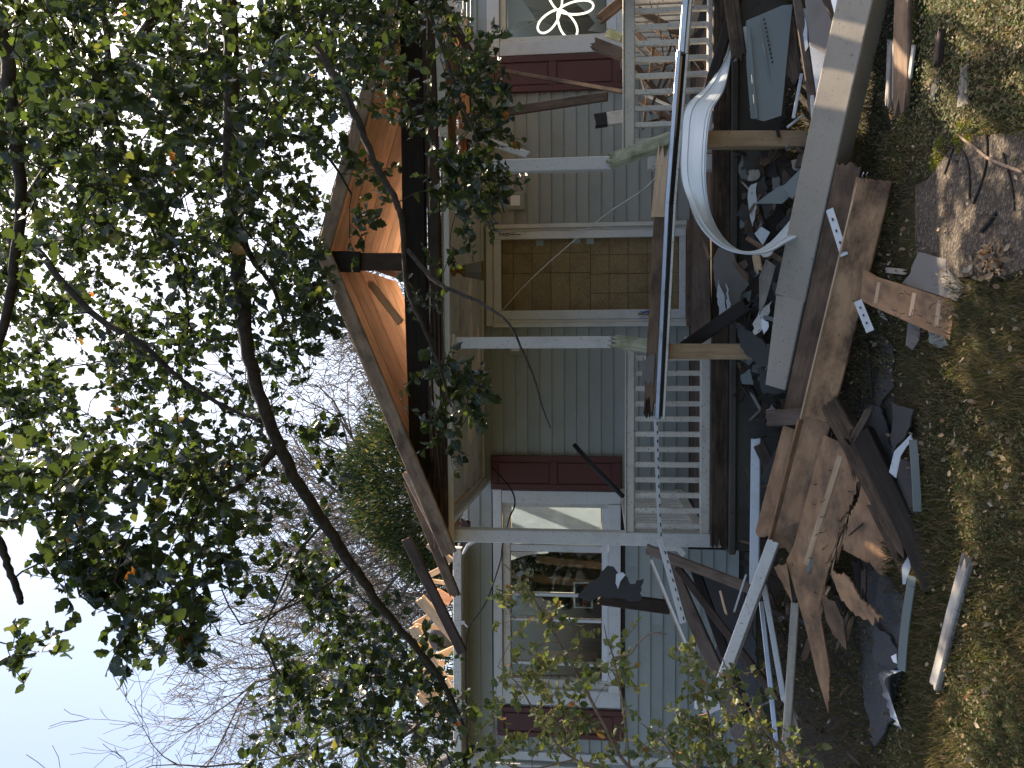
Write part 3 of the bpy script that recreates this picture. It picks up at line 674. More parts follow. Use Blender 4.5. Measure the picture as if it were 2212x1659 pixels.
o = board('rake_board', rt+V((0, -0.01, -0.02)), le+V((0, -0.01, -0.0)), 0.115, 0.035, 'w_rake', porch, n=(0, -1, 0), warp=0.01); o['label'] = 'weathered rake board on the left slope'
o = board('rake_board', rt+V((0, -0.012, -0.02)), re_+V((0, -0.012, 0)), 0.105, 0.035, 'w_rake', porch, n=(0, -1, 0), warp=0.01); o['label'] = 'weathered rake board on the right slope'
o = board('king_post', P(690, 566, 6.12), P(872, 566, 6.12), 0.13, 0.1, 'w_dark', porch, n=(0, -1, 0)); o['label'] = 'dark upright post under the gable peak'
board('king_post_cheek', P(668, 564, 6.05), P(778, 566, 6.05), 0.16, 0.03, 'w_black', porch, n=(0, -1, 0))
board('ridge_board', rt+V((0.0, 0.1, -0.13)), rt+V((0.0, RY1-RY0, -0.13)), 0.14, 0.04, 'w_dark', porch, n=(1, 0, 0))
board('collar_tie', P(795, 605, 6.3), P(868, 700, 6.3), 0.06, 0.03, 'w_deck', porch, n=(0, -1, 0), jag=(0.05, 0.02))
# unseen pale lumps added above the porch ceiling to bounce sun onto the roof boards
for i in range(14):
    c = V((U(X(1100, 7.5), X(380, 7.5)), U(7.0, 8.3), CZ+0.05)); o = lump('bounce_lump', c, (0.3, 0.22, 0.06), 'bounce_pale', i*3, 0.3, 2, 2); o.parent = porch; o.matrix_basis = wm(porch).inverted() @ Matrix.Translation(c)
# left end: broken rafter tails between porch roof and house
for a, b_, wp, mt in (((872, 1010, 6.6), (960, 1180, 6.6), 20, 'w_rake'), ((880, 1030, 6.9), (985, 1290, 7.2), 26, 'w_brown')):
    board('rafter_tail', P(*a), P(*b_), wp*a[2]/F, 0.03, mt, porch, jag=(0.06, 0.06))
# right bay without ceiling: sloping orange boards, dark joists, fallen brace
for i, (a, b_, wp, mt) in enumerate((
  ((968, -50, 7.2), (968, 200, 7.2), 34, 'w_deck'), ((992, 40, 7.6), (1000, 260, 7.6), 34, 'w_deck'), ((1003, 60, 8.0), (1006, 345, 8.0), 30, 'w_red'), ((975, 100, 7.4), (975, 345, 7.4), 24, 'w_red'))):
    A, B = P(*a), P(*b_); board('soffit_board', A, B, wp*A.y/F, 0.02, mt, porch, n=(0.0, -0.8, -0.6))
for a, b_, wp, mt in (((958, 128, 7.0), (990, 60, 7.0), 8, 'w_dark'), ((950, 240, 6.9), (1003, 90, 7.2), 18, 'w_brown'), ((972, 0, 7.0), (978, 340, 7.0), 14, 'w_brown'), ((1012, 140, 7.9), (1014, 345, 7.9), 8, 'w_black'), ((985, 205, 7.1), (1004, 110, 7.1), 6, 'w_black')):
    A, B = P(*a), P(*b_); board('joist', A, B, wp*A.y/F, 0.05, mt, porch)
for i in range(3):
    board('lattice_strip', P(1003+i*8, 0, 8.2), P(1003+i*8, 118, 8.2), 0.03, 0.01, 'vinyl', porch)

# ================================================================== fittings on the house and porch
lan = empty('hanging_lantern', P(985, 585, PY+0.35), 'small brass lantern with frosted panes hanging from the porch ceiling', 'lantern')
lp = P(1000, 585, PY+0.35); lt = P(957+22, 585, PY+0.35)
tube('stem', [V((lp.x, lp.y, CZ)), V((lp.x, lp.y, lp.z+0.02))], 0.012, 'brass', lan)
def ring(name, c, prof, k, mat, parent, rot=0):
    vs, fs = [], []
    for i, (r, z) in enumerate(prof):
        for a in range(k): an = 2*math.pi*a/k+rot; vs.append((c.x+r*math.cos(an), c.y+r*math.sin(an), c.z+z))
        if i:
            for a in range(k): fs.append(((i-1)*k+a, (i-1)*k+(a+1) % k, i*k+(a+1) % k, i*k+a))
    return link(name, vs, fs, mat, parent)
ring('canopy', lp, [(0.0, 0.1), (0.045, 0.09), (0.05, 0.07), (0.015, 0.05), (0.03, 0.02), (0.05, 0.0), (0.06, -0.02)], 8, 'brass', lan)
ring('shade', lp, [(0.056, -0.02), (0.088, -0.16)], 6, 'feltgrey', lan, 0.3)
ring('rim', lp, [(0.09, -0.155), (0.094, -0.17), (0.02, -0.18), (0, -0.18)], 6, 'brass', lan, 0.3)
# black and white notice behind the left window glass
sg = hbox('window_sign', 1262, 1318, 1238, 1280, WY+0.071, WY+0.075, 'paper', None, WY); tag(sg, 'black sign with orange letters and pale border behind the window glass', 'sign')
hbox('sign_face', 1265, 1315, 1241.5, 1276.5, WY+0.067, WY+0.0705, 'black', sg, WY)
for s, x_, y_, sz in (('M', 1250, 1286, 0.062), ('M', 1265, 1269, 0.062), ('THE', 1265, 1300, 0.07)):
    text('letters', s, Matrix.Translation(P(x_, y_, WY+0.064)) @ Matrix.Rotation(math.pi/2, 4, 'X'), sz, 'orange', sg)
# glowing clover
cl = empty('clover_light', P(1208, 14, WY+0.12), 'glowing white clover shaped rope light hanging in the right window', 'light')
for ang, L_, W_ in ((25, 0.36, 0.085), (92, 0.33, 0.1), (165, 0.3, 0.09), (285, 0.34, 0.09)):
    c0 = P(1208, 22, WY+0.1); pts = []
    for i in range(29):
        t_ = i/28*2*math.pi; px = L_/2*(1-math.cos(t_)); py = W_*math.sin(t_)*(0.6+0.4*(1-math.cos(t_))/2)
        a_ = math.radians(-ang-60); pts.append(c0+V((px*math.cos(a_)-py*math.sin(a_), 0, px*math.sin(a_)+py*math.cos(a_))))
    tube('loop', pts, 0.011, 'neon', cl, 8)
tube('string', [P(1180, 38, WY+0.1), P(1120, 62, WY+0.11), P(1097, 72, WY+0.11)], 0.002, 'rail', cl, 5)
# cables
def smoothpath(pts, k=8):
    out = []; n = len(pts)
    for i in range(n-1):
        p0, p1, p2, p3 = pts[max(i-1, 0)], pts[i], pts[i+1], pts[min(i+2, n-1)]
        for j in range(k):
            t_ = j/k; out.append(0.5*((2*p1)+(p2-p0)*t_+(2*p0-5*p1+4*p2-p3)*t_*t_+(3*p1-p0-3*p2+p3)*t_**3))
    out.append(pts[-1]); return out
def cable(px, r, mat, label, cat='cable'):
    return tag(tube('cable', smoothpath([P(*p) for p in px]), r, mat, None, 6), label, cat)
cable([(1062, 1010, 8.3), (1075, 1022, 8.1), (1095, 1045, 7.9), (1110, 1070, 7.7), (1111, 1095, 7.6), (1100, 1120, 7.5), (1085, 1180, 7.5), (1080, 1215, 7.6), (1050, 1300, 7.9), (1012, 1360, 8.05), (1006, 1440, 8.1), (1008, 1560, 8.1), (1010, 1700, 8.2)], 0.008, 'black', 'loose black cable looping across the top of the large window')
cable([(1060, 700, 8.2), (1150, 600, 7.4), (1300, 470, 6.7), (1400, 400, 6.2), (1478, 300, 5.9)], 0.004, 'rail', 'thin pale wire stretched diagonally across the door')
tag(tube('pipe', [P(1240, 960, 7.7), P(1280, 1005, 7.6), P(1345, 1072, 7.2)], 0.022, 'black', None, 10), 'black plastic pipe leaning over the left railing', 'pipe')
pb('thin string-like lath slanting across the right shutter', (1012, 140, 7.6), (1345, 198, 6.6), 8, 0.02, 'w_brown', name='lath')
# ================================================================== GROUND
gx = np.linspace(-14, 14, 160); gy_ = np.linspace(-4, 16, 110)
def gz(x, y):
    return 0.035*noise.noise(V((x*0.9, y*0.9, 0)))+0.02*noise.noise(V((x*3.1, y*3.1, 5)))
PATHPX = [(1984, 545), (1983, 400), (2040, 345), (2085, 292), (2150, 290), (2330, 270), (2330, 560), (2150, 600), (2070, 600)]
PATHW = [G(*p) for p in PATHPX]
def inpoly(x, y, poly):
    c = False; n = len(poly)
    for i in range(n):
        a, b = poly[i], poly[i-1]
        if (a[1] > y) != (b[1] > y) and x < (b[0]-a[0])*(y-a[1])/(b[1]-a[1])+a[0]: c = not c
    return c
vs = []; fs = []
for y_ in gy_:
    for x_ in gx:
        z_ = gz(x_, y_)
        if inpoly(x_, y_, [(p.x, p.y) for p in PATHW]): z_ = -0.03
        vs.append((x_, y_, z_-0.01))
n_ = len(gx)
for j in range(len(gy_)-1):
    for i in range(n_-1): fs.append((j*n_+i, j*n_+i+1, (j+1)*n_+i+1, (j+1)*n_+i))
b0 = len(vs)
# the sheet goes on to the horizon: extend the rim outwards
rim = [j*n_ for j in range(len(gy_))]; 
loop = [i for i in range(n_)]+[j*n_+n_-1 for j in range(1, len(gy_))]+[(len(gy_)-1)*n_+i for i in range(n_-2, -1, -1)]+[j*n_ for j in range(len(gy_)-2, 0, -1)]
for i in loop:
    x_, y_, z_ = vs[i]; d = V((x_, y_-6)); d = d.normalized()*400; vs.append((d.x, d.y+6, 0))
L_ = len(loop)
for i in range(L_): fs.append((loop[i], b0+i, b0+(i+1) % L_, loop[(i+1) % L_]))
g = link('ground', vs, fs, 'soil', None, None, True); tag(g, None, None, kind='structure')
from mathutils.geometry import tessellate_polygon
pp = jagpoly([(p.x, p.y) for p in PATHW], 0.03, 0.12)
tv = [V((x_, y_, 0.012)) for x_, y_ in pp]
k = len(tv)
fs = [tuple(t_) for t_ in tessellate_polygon([tv])]
ph = link('path', tv, fs, 'path'); tag(ph, None, None, kind='structure')

# ------------------------------------------------------------------ scattering small geometry quickly
def scatter(name, tv, tf, mats, mat, parent=None, smooth=False):
    tv = np.array(tv, float); n = len(mats); k = len(tv)
    M_ = np.array(mats)                       # n x 3 x 4
    allv = np.einsum('nij,kj->nki', M_[:, :, :3], tv)+M_[:, None, :, 3]
    allv = allv.reshape(-1, 3)
    sizes = [len(f) for f in tf]; flat = np.array([i for f in tf for i in f])
    li = (flat[None, :]+(np.arange(n)*k)[:, None]).reshape(-1)
    ls = np.concatenate([[0], np.cumsum(sizes)[:-1]]); tot = sum(sizes)
    lst = (ls[None, :]+(np.arange(n)*tot)[:, None]).reshape(-1); lt = np.tile(sizes, n)
    me = bpy.data.meshes.new(name); me.vertices.add(len(allv)); me.vertices.foreach_set('co', allv.ravel())
    me.loops.add(len(li)); me.loops.foreach_set('vertex_index', li.astype(np.int32))
    me.polygons.add(len(lst)); me.polygons.foreach_set('loop_start', lst.astype(np.int32)); me.polygons.foreach_set('loop_total', lt.astype(np.int32))
    me.update(calc_edges=True); me.materials.append(MATS[mat])
    if smooth: me.shade_smooth()
    o = bpy.data.objects.new(name, me); COL.objects.link(o)
    if parent: o.parent = parent; o.matrix_basis = wm(parent).inverted()
    return o
def mat34(x, y, z, p, s): return [[x.x*s, y.x*s, z.x*s, p.x], [x.y*s, y.y*s, z.y*s, p.y], [x.z*s, y.z*s, z.z*s, p.z]]
def rndvec():
    while True:
        v_ = V((U(-1, 1), U(-1, 1), U(-1, 1)))
        if 0.05 < v_.length < 1: return v_.normalized()
def basis(d, up):
    x = d.normalized(); y = up.cross(x)
    if y.length < 1e-3: y = x.orthogonal()
    y.normalize(); return x, y, x.cross(y)
pathxy = [(p.x, p.y) for p in PATHW]
def mz(x_, y_):
    v_ = (y_-4.55)/1.62
    if v_ <= 0: return -0.03
    h = 0.42*math.sin(min(1, v_*1.15)*math.pi/2)**1.6
    if x_ > 0.8: h *= 0.75
    return -0.03+h*(0.75+0.5*noise.noise(V((x_*1.4, y_*1.4, 2))))+0.03*noise.noise(V((x_*7, y_*7, 1)))
def hz(x_, y_): return max(gz(x_, y_)-0.012, mz(x_, y_) if -3.6 < x_ < 3 and y_ < 6.17 else -1)
# grass: thin bent blades
blade = [(-0.045, 0, 0), (0.045, 0, 0), (-0.035, 0.12, 0.45), (0.035, 0.12, 0.45), (0, 0.42, 0.85)]
bf = [(0, 1, 3, 2), (2, 3, 4)]
ms = []
def densok(x_, y_): return noise.noise(V((x_*1.3, y_*1.3, 3)))
tries = 0
while len(ms) < 90000 and tries < 400000:
    tries += 1
    y_ = 2.5+4.2*R()**1.3; x_ = U(-0.56, 0.5)*y_-0.1
    if inpoly(x_, y_, pathxy) and R() < 0.985: continue
    pxx = 1300+1.6*F/y_
    right = x_ > y_*0.26 and y_ < 4.8
    if right and R() < 0.75: continue
    q = densok(x_, y_)
    if R() > 0.75+q*0.8: continue
    d = rndvec(); d.z = 0; d = d.normalized() if d.length > .01 else V((1, 0, 0))
    lean = V((d.x*U(0, 0.8), d.y*U(0, 0.8), 1)).normalized()
    yy_ = lean.cross(d).normalized() if lean.cross(d).length > 0.01 else V((0, 1, 0)); xx_ = yy_.cross(lean)
    s = U(0.022, 0.055)*(1.25+q)
    ms.append(mat34(xx_, yy_, lean, V((x_, y_, hz(x_, y_))), s))
tag(scatter('grass', blade, bf, ms, 'grass'), None, None, kind='stuff')
# low ground cover leaves (ivy and clover), dense at the right
lf = [(0, 0, 0), (0.5, 0.4, 0.12), (1, 0, 0), (0.5, -0.4, 0.12)]
lff = [(0, 2, 1), (0, 3, 2)]
ms = []; tries = 0
while len(ms) < 26000 and tries < 200000:
    tries += 1
    y_ = 2.5+3.6*R()**1.2; x_ = U(-0.56, 0.5)*y_-0.1
    if inpoly(x_, y_, pathxy): continue
    right = x_ > y_*0.24 and y_ < 5
    if not right and (R() < 0.55 or densok(x_+7, y_) < 0.0): continue
    d = rndvec(); d.z *= 0.4; x, y, z = basis(d, V((U(-.5, .5), U(-.5, .5), 1)))
    ms.append(mat34(x, y, z, V((x_, y_, hz(x_, y_)+U(0.005, 0.04))), U(0.009, 0.021)))
tag(scatter('ground_cover', lf, lff, ms, 'cover'), None, None, kind='stuff')
# dead leaves and twigs
ms = []
lit = [(0, 0, 0), (0.35, 0.33, 0.14), (0.8, 0.25, 0.05), (1, 0, 0.2), (0.75, -0.28, 0.1), (0.3, -0.3, 0.16), (0.5, 0, -0.03)]
litf = [(0, 6, 1), (1, 6, 2), (2, 6, 3), (3, 6, 4), (4, 6, 5), (5, 6, 0)]
for i in range(2600):
    y_ = 2.5+3.6*R()**1.2; x_ = U(-0.56, 0.5)*y_-0.1
    pile = noise.noise(V((x_*1.8, y_*1.8, 9)))
    if pile < -0.05 and R() < 0.8: continue
    if inpoly(x_, y_, pathxy) and R() < 0.75: continue
    x, y, z = basis(rndvec(), V((U(-.6, .6), U(-.6, .6), 1)))
    ms.append(mat34(x, y, z, V((x_, y_, hz(x_, y_)+U(0.012, 0.045))), U(0.012, 0.034)))
for k in range(120):
    a = G(2145+random.gauss(0, 22), 570+random.gauss(0, 18)); x, y, z = basis(rndvec(), V((U(-.6, .6), U(-.6, .6), 1))); ms.append(mat34(x, y, z, a+V((0, 0, U(0.01, 0.03))), U(0.02, 0.045)))
tag(scatter('leaf_litter', lit, litf, ms, 'litter'), None, None, kind='stuff')
# fallen twigs lying on the path
for i, (pts, r) in enumerate(([[(2070, 292), (2105, 318), (2140, 345), (2210, 372)], 0.007], [[(2048, 262), (2062, 300), (2052, 340), (2040, 375)], 0.004], [[(2130, 290), (2132, 330), (2124, 380), (2102, 440)], 0.005],
        [[(2165, 330), (2180, 380), (2188, 420), (2190, 455)], 0.004], [[(2045, 315), (2075, 325), (2092, 360), (2094, 430)], 0.004], [[(2150, 460), (2135, 480), (2118, 500)], 0.009], [[(2000, 290), (2020, 320), (2068, 350)], 0.004])):
    labs = ['thick pale twig at the right end of the path', 'thin dark twig across the mossy edge of the path', 'long curved twig in the middle of the path', 'wavy thin twig near the bottom edge of the path', 'slim twig beside the path edge near the moss', 'short thick stick lying in the shadow band on the path', 'thin twig lying from the leaves onto the path']
    tag(tube('twig', smoothpath([G(*p, 0.014+r*0.6) for j, p in enumerate(pts)], 5), r, 'bark_twig' if i == 0 else 'bark', None, 6), labs[i], 'twig')
# moss cushions at the path edge
for i, (x_, y_, s) in enumerate(((2078, 295, 0.05), (2100, 288, 0.035), (2032, 325, 0.045), (2022, 350, 0.03))):
    ms = []
    c = G(x_, y_)
    for k in range(260):
        d = rndvec(); d.z = abs(d.z); p = c+V((d.x*s*1.4, d.y*s, d.z*s*0.35)); x, y, z = basis(d+V((0, 0, .6)), rndvec()); ms.append(mat34(x, y, z, p, 0.013))
    MATS.setdefault('moss', None)
    if MATS['moss'] is None: translucent('moss', (0.16, 0.17, 0.02), (0.4, 0.42, 0.04), 0.3)
    tag(scatter('moss', lf, lff, ms, 'moss'), None, None, kind='stuff')

# ================================================================== DEBRIS
fl = (0.0, -0.15, 1)      # lying nearly flat
# --- the long fallen eave: board, gutter and metal strip
ev = empty('fallen_eave', P(1440, 500, 5.85), 'long fallen eave board with metal gutter stretched across the front of the porch', 'eave board')
def evb(nm, a, b_, wpx, th, mat, **kw):
    A, B = P(*a), P(*b_); return board(nm, A, B, wpx*(A.y+B.y)/2/F, th, mat, ev, **kw)
evb('upper_gutter', (1487, -60, 5.95), (1473, 118, 5.9), 13, 0.09, 'metal', n=(0, -1, 0.2))
evb('upper_lip', (1498, -60, 5.93), (1483, 118, 5.88), 6, 0.05, 'rail')
evb('fascia_board', (1446, 285, 5.95), (1427, 470, 5.9), 40, 0.035, 'w_light', jag=(0.25, 0)); evb('fascia_board', (1426, 472, 5.9), (1405, 900, 5.75), 27, 0.035, 'w_brown', jag=(0, 0.2), w2=None)
evb('nailer', (1470, 118, 5.85), (1455, 300, 5.82), 9, 0.03, 'w_light', jag=(.02, .1))
evb('gutter', (1468, 112, 5.86), (1443, 440, 5.8), 9, 0.06, 'metal', n=(0, -1, 0.3)); evb('gutter', (1443, 441, 5.8), (1421, 905, 5.65), 9, 0.06, 'metal', n=(0, -1, 0.3))
evb('gutter_inner', (1477, 118, 5.88), (1451, 440, 5.82), 8, 0.02, 'w_black'); evb('gutter_inner', (1451, 441, 5.82), (1429, 900, 5.67), 8, 0.02, 'black')
evb('gutter_lip', (1485, 118, 5.83), (1458, 440, 5.78), 5, 0.02, 'rail'); evb('gutter_lip', (1458, 441, 5.78), (1434, 905, 5.63), 5, 0.02, 'rail')
evb('torn_shingle', (1403, 762, 5.78), (1398, 840, 5.76), 26, 0.012, 'feltgrey', jag=(0.06, 0.06))
evb('roof_edge', (1410, 700, 5.82), (1400, 905, 5.78), 20, 0.02, 'w_dark', jag=(0.1, 0.05))
def strip(a, b_, wpx=9):
    A, B = P(*a), P(*b_); w_ = wpx*(A.y+B.y)/2/F
    s = board('metal_strip', A, B, w_, 0.004, 'vinylwhite', ev, n=(0, -1, 0.1)); n = int((B-A).length/0.06)
    for i in range(n):
        p = A.lerp(B, (i+0.3)/n); q = A.lerp(B, (i+0.65)/n); off = V((0, -0.006, -w_*0.22))
        board('slot', p+off, q+off, 0.008, 0.003, 'black', s, n=(0, -1, 0.1))
strip((1417, 906, 5.64), (1420, 1020, 5.6)); strip((1420, 1020, 5.6), (1426, 1165, 5.55)); strip((1426, 1165, 5.55), (1476, 1346, 5.3), 14)
tag(sheet('bent_bracket', [(1425, 1170), (1430, 1160), (1436, 1180), (1470, 1182), (1482, 1195), (1474, 1203), (1460, 1190), (1432, 1190)], (1440, 1180, 5.5), (0, 1, 0), 0.01, 'white'), 'small bent white bracket under the left post', 'bracket')

# --- the big curled aluminium sheet
Apx = [(1584, 40, 6.1), (1571, 109, 6.0), (1549, 153, 5.9), (1524, 188, 5.8), (1481, 232, 5.65), (1472, 300, 5.5), (1471, 382, 5.35), (1489, 439, 5.2), (1513, 488, 5.1), (1546, 523, 5.02), (1579, 540, 5.0), (1617, 547, 5.0), (1658, 544, 5.02), (1699, 523, 5.1), (1735, 505, 5.2), (1765, 485, 5.35), (1795, 460, 5.5)]
Bpx = [(1596, 52, 6.1), (1581, 113, 5.95), (1573, 158, 5.8), (1562, 198, 5.65), (1538, 240, 5.5), (1528, 300, 5.35), (1525, 382, 5.25), (1532, 445, 5.2), (1546, 485, 5.22), (1568, 518, 5.28), (1598, 540, 5.32), (1631, 541, 5.34), (1660, 526, 5.36), (1686, 500, 5.38), (1712, 468, 5.42), (1738, 430, 5.5), (1765, 385, 5.6)]
Ap = smoothpath([P(*a) for a in Apx], 6); Bp = smoothpath([P(*a) for a in Bpx], 6)
prof = [(0, 0), (0.02, 0.015), (0.04, 0.0), (0.06, 0.0), (0.25, 0.0), (0.265, -0.012), (0.29, -0.012), (0.305, 0.0), (0.5, 0.003), (0.72, 0.0), (0.83, 0), (0.845, 0.014), (0.86, 0), (0.93, 0), (0.945, 0.016), (0.97, 0.016), (1, 0.0)]
vs, fs = [], []
for i in range(len(Ap)):
    a, b_ = Ap[i], Bp[i]; t_ = (Ap[min(i+1, len(Ap)-1)]-Ap[max(i-1, 0)]).normalized(); nn = t_.cross((b_-a).normalized()).normalized()
    for q in range(len(prof)-1):
        for u, h in prof[q:q+2]: vs.append(a.lerp(b_, u)-nn*h*0.6)
kk = 2*(len(prof)-1)
for i in range(len(Ap)-1):
    for j in range(0, kk, 2): fs.append((i*kk+j, i*kk+j+1, (i+1)*kk+j+1, (i+1)*kk+j))
cs = link('curled_sheet', vs, fs, 'alu', None, None, True); tag(cs, 'big curled ribbon of pale ribbed aluminium hanging from the porch edge', 'metal sheet')
tag(sheet('metal_flap', [(1592, 52), (1600, 60), (1622, 54), (1624, 80), (1622, 98), (1608, 112), (1592, 130), (1583, 134), (1587, 100)], (1600, 90, 5.95), (0.2, 1, -0.2), 0.004, 'alu', amp=2), 'torn grey flap of aluminium beside the dark slanting plank', 'metal sheet')
pb('dark slanting plank above the curled sheet', (1597, -20, 6.05), (1516, 240, 5.85), 20, 0.05, 'w_black')
pb('thin brown lath along the upper edge of the curled sheet', (1477, 400, 5.5), (1533, 560, 5.5), 6, 0.02, 'w_brown', name='lath')

# --- temporary timber props
for a, b_, lab in (((1528, 303, 5.75), (1790, 303, 5.7), 'bare timber prop below the right porch post'), ((1442, 759, 5.8), (1700, 760, 5.75), 'bare timber prop below the middle porch post')):
    pb(lab, a, b_, 33, 0.1, 'w_post', name='timber_prop', cat='prop', n=(0, -1, 0))
# --- pieces round the right bay
pb('grey weathered board leaning across the right bay wall', (1000, 256, 7.4), (1312, 208, 6.9), 19, 0.035, 'w_brown2')
pb('white trim board dangling from the right bay ceiling', (984, 283, 7.0), (1147, 337, 6.7), 15, 0.02, 'white', jag=(0.02, 0.05))
pb('dark fallen rafter slanting down to the red shutter', (940, -20, 6.9), (1034, 133, 6.9), 25, 0.05, 'w_dark')
pb('white trim board beside the fallen rafter', (955, -30, 6.85), (1040, 128, 6.87), 13, 0.02, 'rail')
pb('brown broken board end above the right handrail under the window', (1277, 92, 6.6), (1344, 118, 6.5), 25, 0.035, 'w_brown2', jag=(0.04, 0))
pb('black-ended cream stub standing behind the right handrail', (1312, 258, 6.65), (1350, 253, 6.65), 27, 0.06, 'rail')
pb('charred board end on top of the cream stub', (1283, 262, 6.66), (1311, 258, 6.66), 28, 0.065, 'black', jag=(0.02, 0))
pb('brown broken stub beside the right window sill', (1292, 45, 6.6), (1345, 2, 6.5), 22, 0.04, 'w_brown', jag=(0.05, 0))
pb('short mossy stub below the right window corner', (1308, 70, 6.6), (1345, 82, 6.5), 18, 0.04, 'w_mossy', jag=(0.05, 0))
rb = [((1372, 70, 6.9), (1430, 130, 6.7), 14, 'w_brown', 'brown slat slanting behind the right railing near the window'), ((1370, 140, 6.8), (1470, 260, 6.6), 13, 'w_dark', 'dark slat crossing behind the middle of the right railing'),
      ((1372, 100, 7.0), (1470, 180, 6.7), 5, 'w_brown2', 'thin stick crossing behind the right railing'), ((1372, 195, 6.8), (1460, 235, 6.6), 5, 'white', 'thin white sliver behind the right railing'),
      ((1375, 165, 7.1), (1480, 120, 6.8), 7, 'w_brown', 'crossing brown sliver behind the right railing'), ((1380, 215, 6.9), (1500, 290, 6.6), 12, 'w_brown2', 'brown batten leaning behind the right end of the railing'),
      ((1450, 60, 6.8), (1520, 150, 6.6), 12, 'w_black', 'black batten low behind the right railing'), ((1375, 20, 6.9), (1500, 90, 6.6), 16, 'w_dark', 'wide dark batten behind the first balusters on the right')]
for a, b_, wp, mt, lab in rb: pb(lab, a, b_, wp, 0.02, mt, jag=(0.05, 0.05), cat='batten', name='batten')
for i in range(12): pb('splintered batten in the tangle behind the right railing', (U(1380, 1500), U(0, 300), 6.9), (U(1380, 1520), U(0, 300), 6.6), U(2, 6), 0.015, random.choice(['w_brown2', 'w_dark', 'w_brown']), name='batten', cat='batten', group='battens tangled behind the right railing', jag=(0.05, 0.05))

# --- heap under the right bay
pb('rotten timber lying at the upper right below the porch edge', (1575, -40, 5.9), (1600, 150, 5.95), 30, 0.06, 'w_rot', jag=(0, 0.1))
pn = tag(sheet('vinyl_panel', [(1612, 45, 1), (1690, 12), (1712, 10, 1), (1688, 250, 1), (1650, 262), (1622, 256, 1), (1613, 150)], (1650, 150, 5.7), (0.05, -1, 0.35), 0.006, 'vinyl', amp=1), 'dark green vinyl siding panel with a slotted nailing edge', 'siding panel')
for i in range(22):
    p = P(1650+i*1.8, 40+i*9.2, 5.68); q = P(1651+i*1.8, 44+i*9.2, 5.68); board('slot', p, q, 0.012, 0.004, 'black', pn, n=(0, -1, 0.3))
board('rib', P(1618, 60, 5.68), P(1634, 256, 5.68), 0.02, 0.01, 'vinyl', pn); board('rib', P(1640, 40, 5.68), P(1676, 250, 5.68), 0.01, 0.008, 'vinyl', pn)
pb('dark rotten post end behind the vinyl panel', (1700, 40, 5.75), (1720, 190, 5.65), 30, 0.06, 'w_rot', jag=(0.05, 0.1))
pb('long grimy timber running down from the right corner', (1716, -40, 5.55), (1768, 305, 5.4), 17, 0.08, 'w_brown2', jag=(0, 0.08), bend=0.02)
pb('narrow white moulding nailed along the grimy timber', (1742, 20, 5.5), (1760, 290, 5.35), 9, 0.02, 'vinylwhite', name='moulding')
tag(sheet('siding_piece', [(1748, 92, 1), (1757, 94), (1786, 118, 1), (1787, 230, 1), (1782, 292), (1770, 250, 1)], (1765, 180, 5.3), (0.2, -1, 0.7), 0.006, 'vinylwhite', amp=2), 'pointed white ribbed soffit piece against the beige beam', 'siding panel')
tag(sheet('siding_piece', [(1728, 20, 1), (1737, 18), (1747, 100), (1740, 112, 1)], (1735, 60, 5.45), (0.2, -1, 0.6), 0.006, 'vinylwhite', amp=2), 'small pointed white sliver of soffit at the upper right of the heap', 'siding panel')
tag(sheet('shingle_sheet', [(1738, -10, 1), (1785, -10), (1800, 60), (1812, 100), (1798, 128), (1770, 110), (1752, 100, 1)], (1770, 60, 5.25), (0.1, -0.8, 0.8), 0.01, 'feltgrey', amp=4), 'torn grey shingle sheet with a sunlit corner', 'shingles')
tag(sheet('metal_offcut', [(1790, -20, 1), (1822, -20, 1), (1820, 10), (1810, 56, 1)], (1805, 10, 5.0), (0.1, -0.7, 0.9), 0.004, 'alu'), 'bright white metal offcut at the right end of the beige beam', 'metal sheet')
pb('dark brown plank end behind the bright metal offcut', (1780, -10, 5.1), (1812, 55, 5.0), 14, 0.03, 'w_dark')
pb('small pale lath standing beside the vinyl panel', (1732, 160, 5.6), (1714, 255, 5.55), 7, 0.015, 'vinylwhite', name='lath'); pb('tiny pale lath lying under the vinyl panel', (1733, 250, 5.6), (1701, 275, 5.55), 5, 0.012, 'vinylwhite', name='lath')

def zone(x_, y_):
    a = 'right of the right timber prop' if y_ < 285 else 'just beside the right timber prop' if y_ < 420 else 'under the curled sheet' if y_ < 560 else 'below the door step' if y_ < 680 else 'by the charred plank' if y_ < 775 else 'left of the middle timber prop' if y_ < 1000 else 'below the left railing' if y_ < 1150 else 'below the left post' if y_ < 1300 else 'under the large window' if y_ < 1480 else 'behind the lower holly sprouts'
    return ('high up, ' if x_ < 1650 else 'halfway down, ' if x_ < 1720 else 'low down, ')+a
MW = {'vinyl': 'grey green vinyl', 'felt': 'black felt', 'w_brown2': 'dull brown wood', 'feltgrey': 'grey shingle', 'w_grey': 'pale grey wood', 'w_dark': 'dark wood', 'vinylwhite': 'white vinyl', 'w_rot': 'rotten wood', 'w_black': 'charred wood', 'w_brown': 'brown wood', 'w_ply': 'plywood', 'w_light': 'raw light wood'}
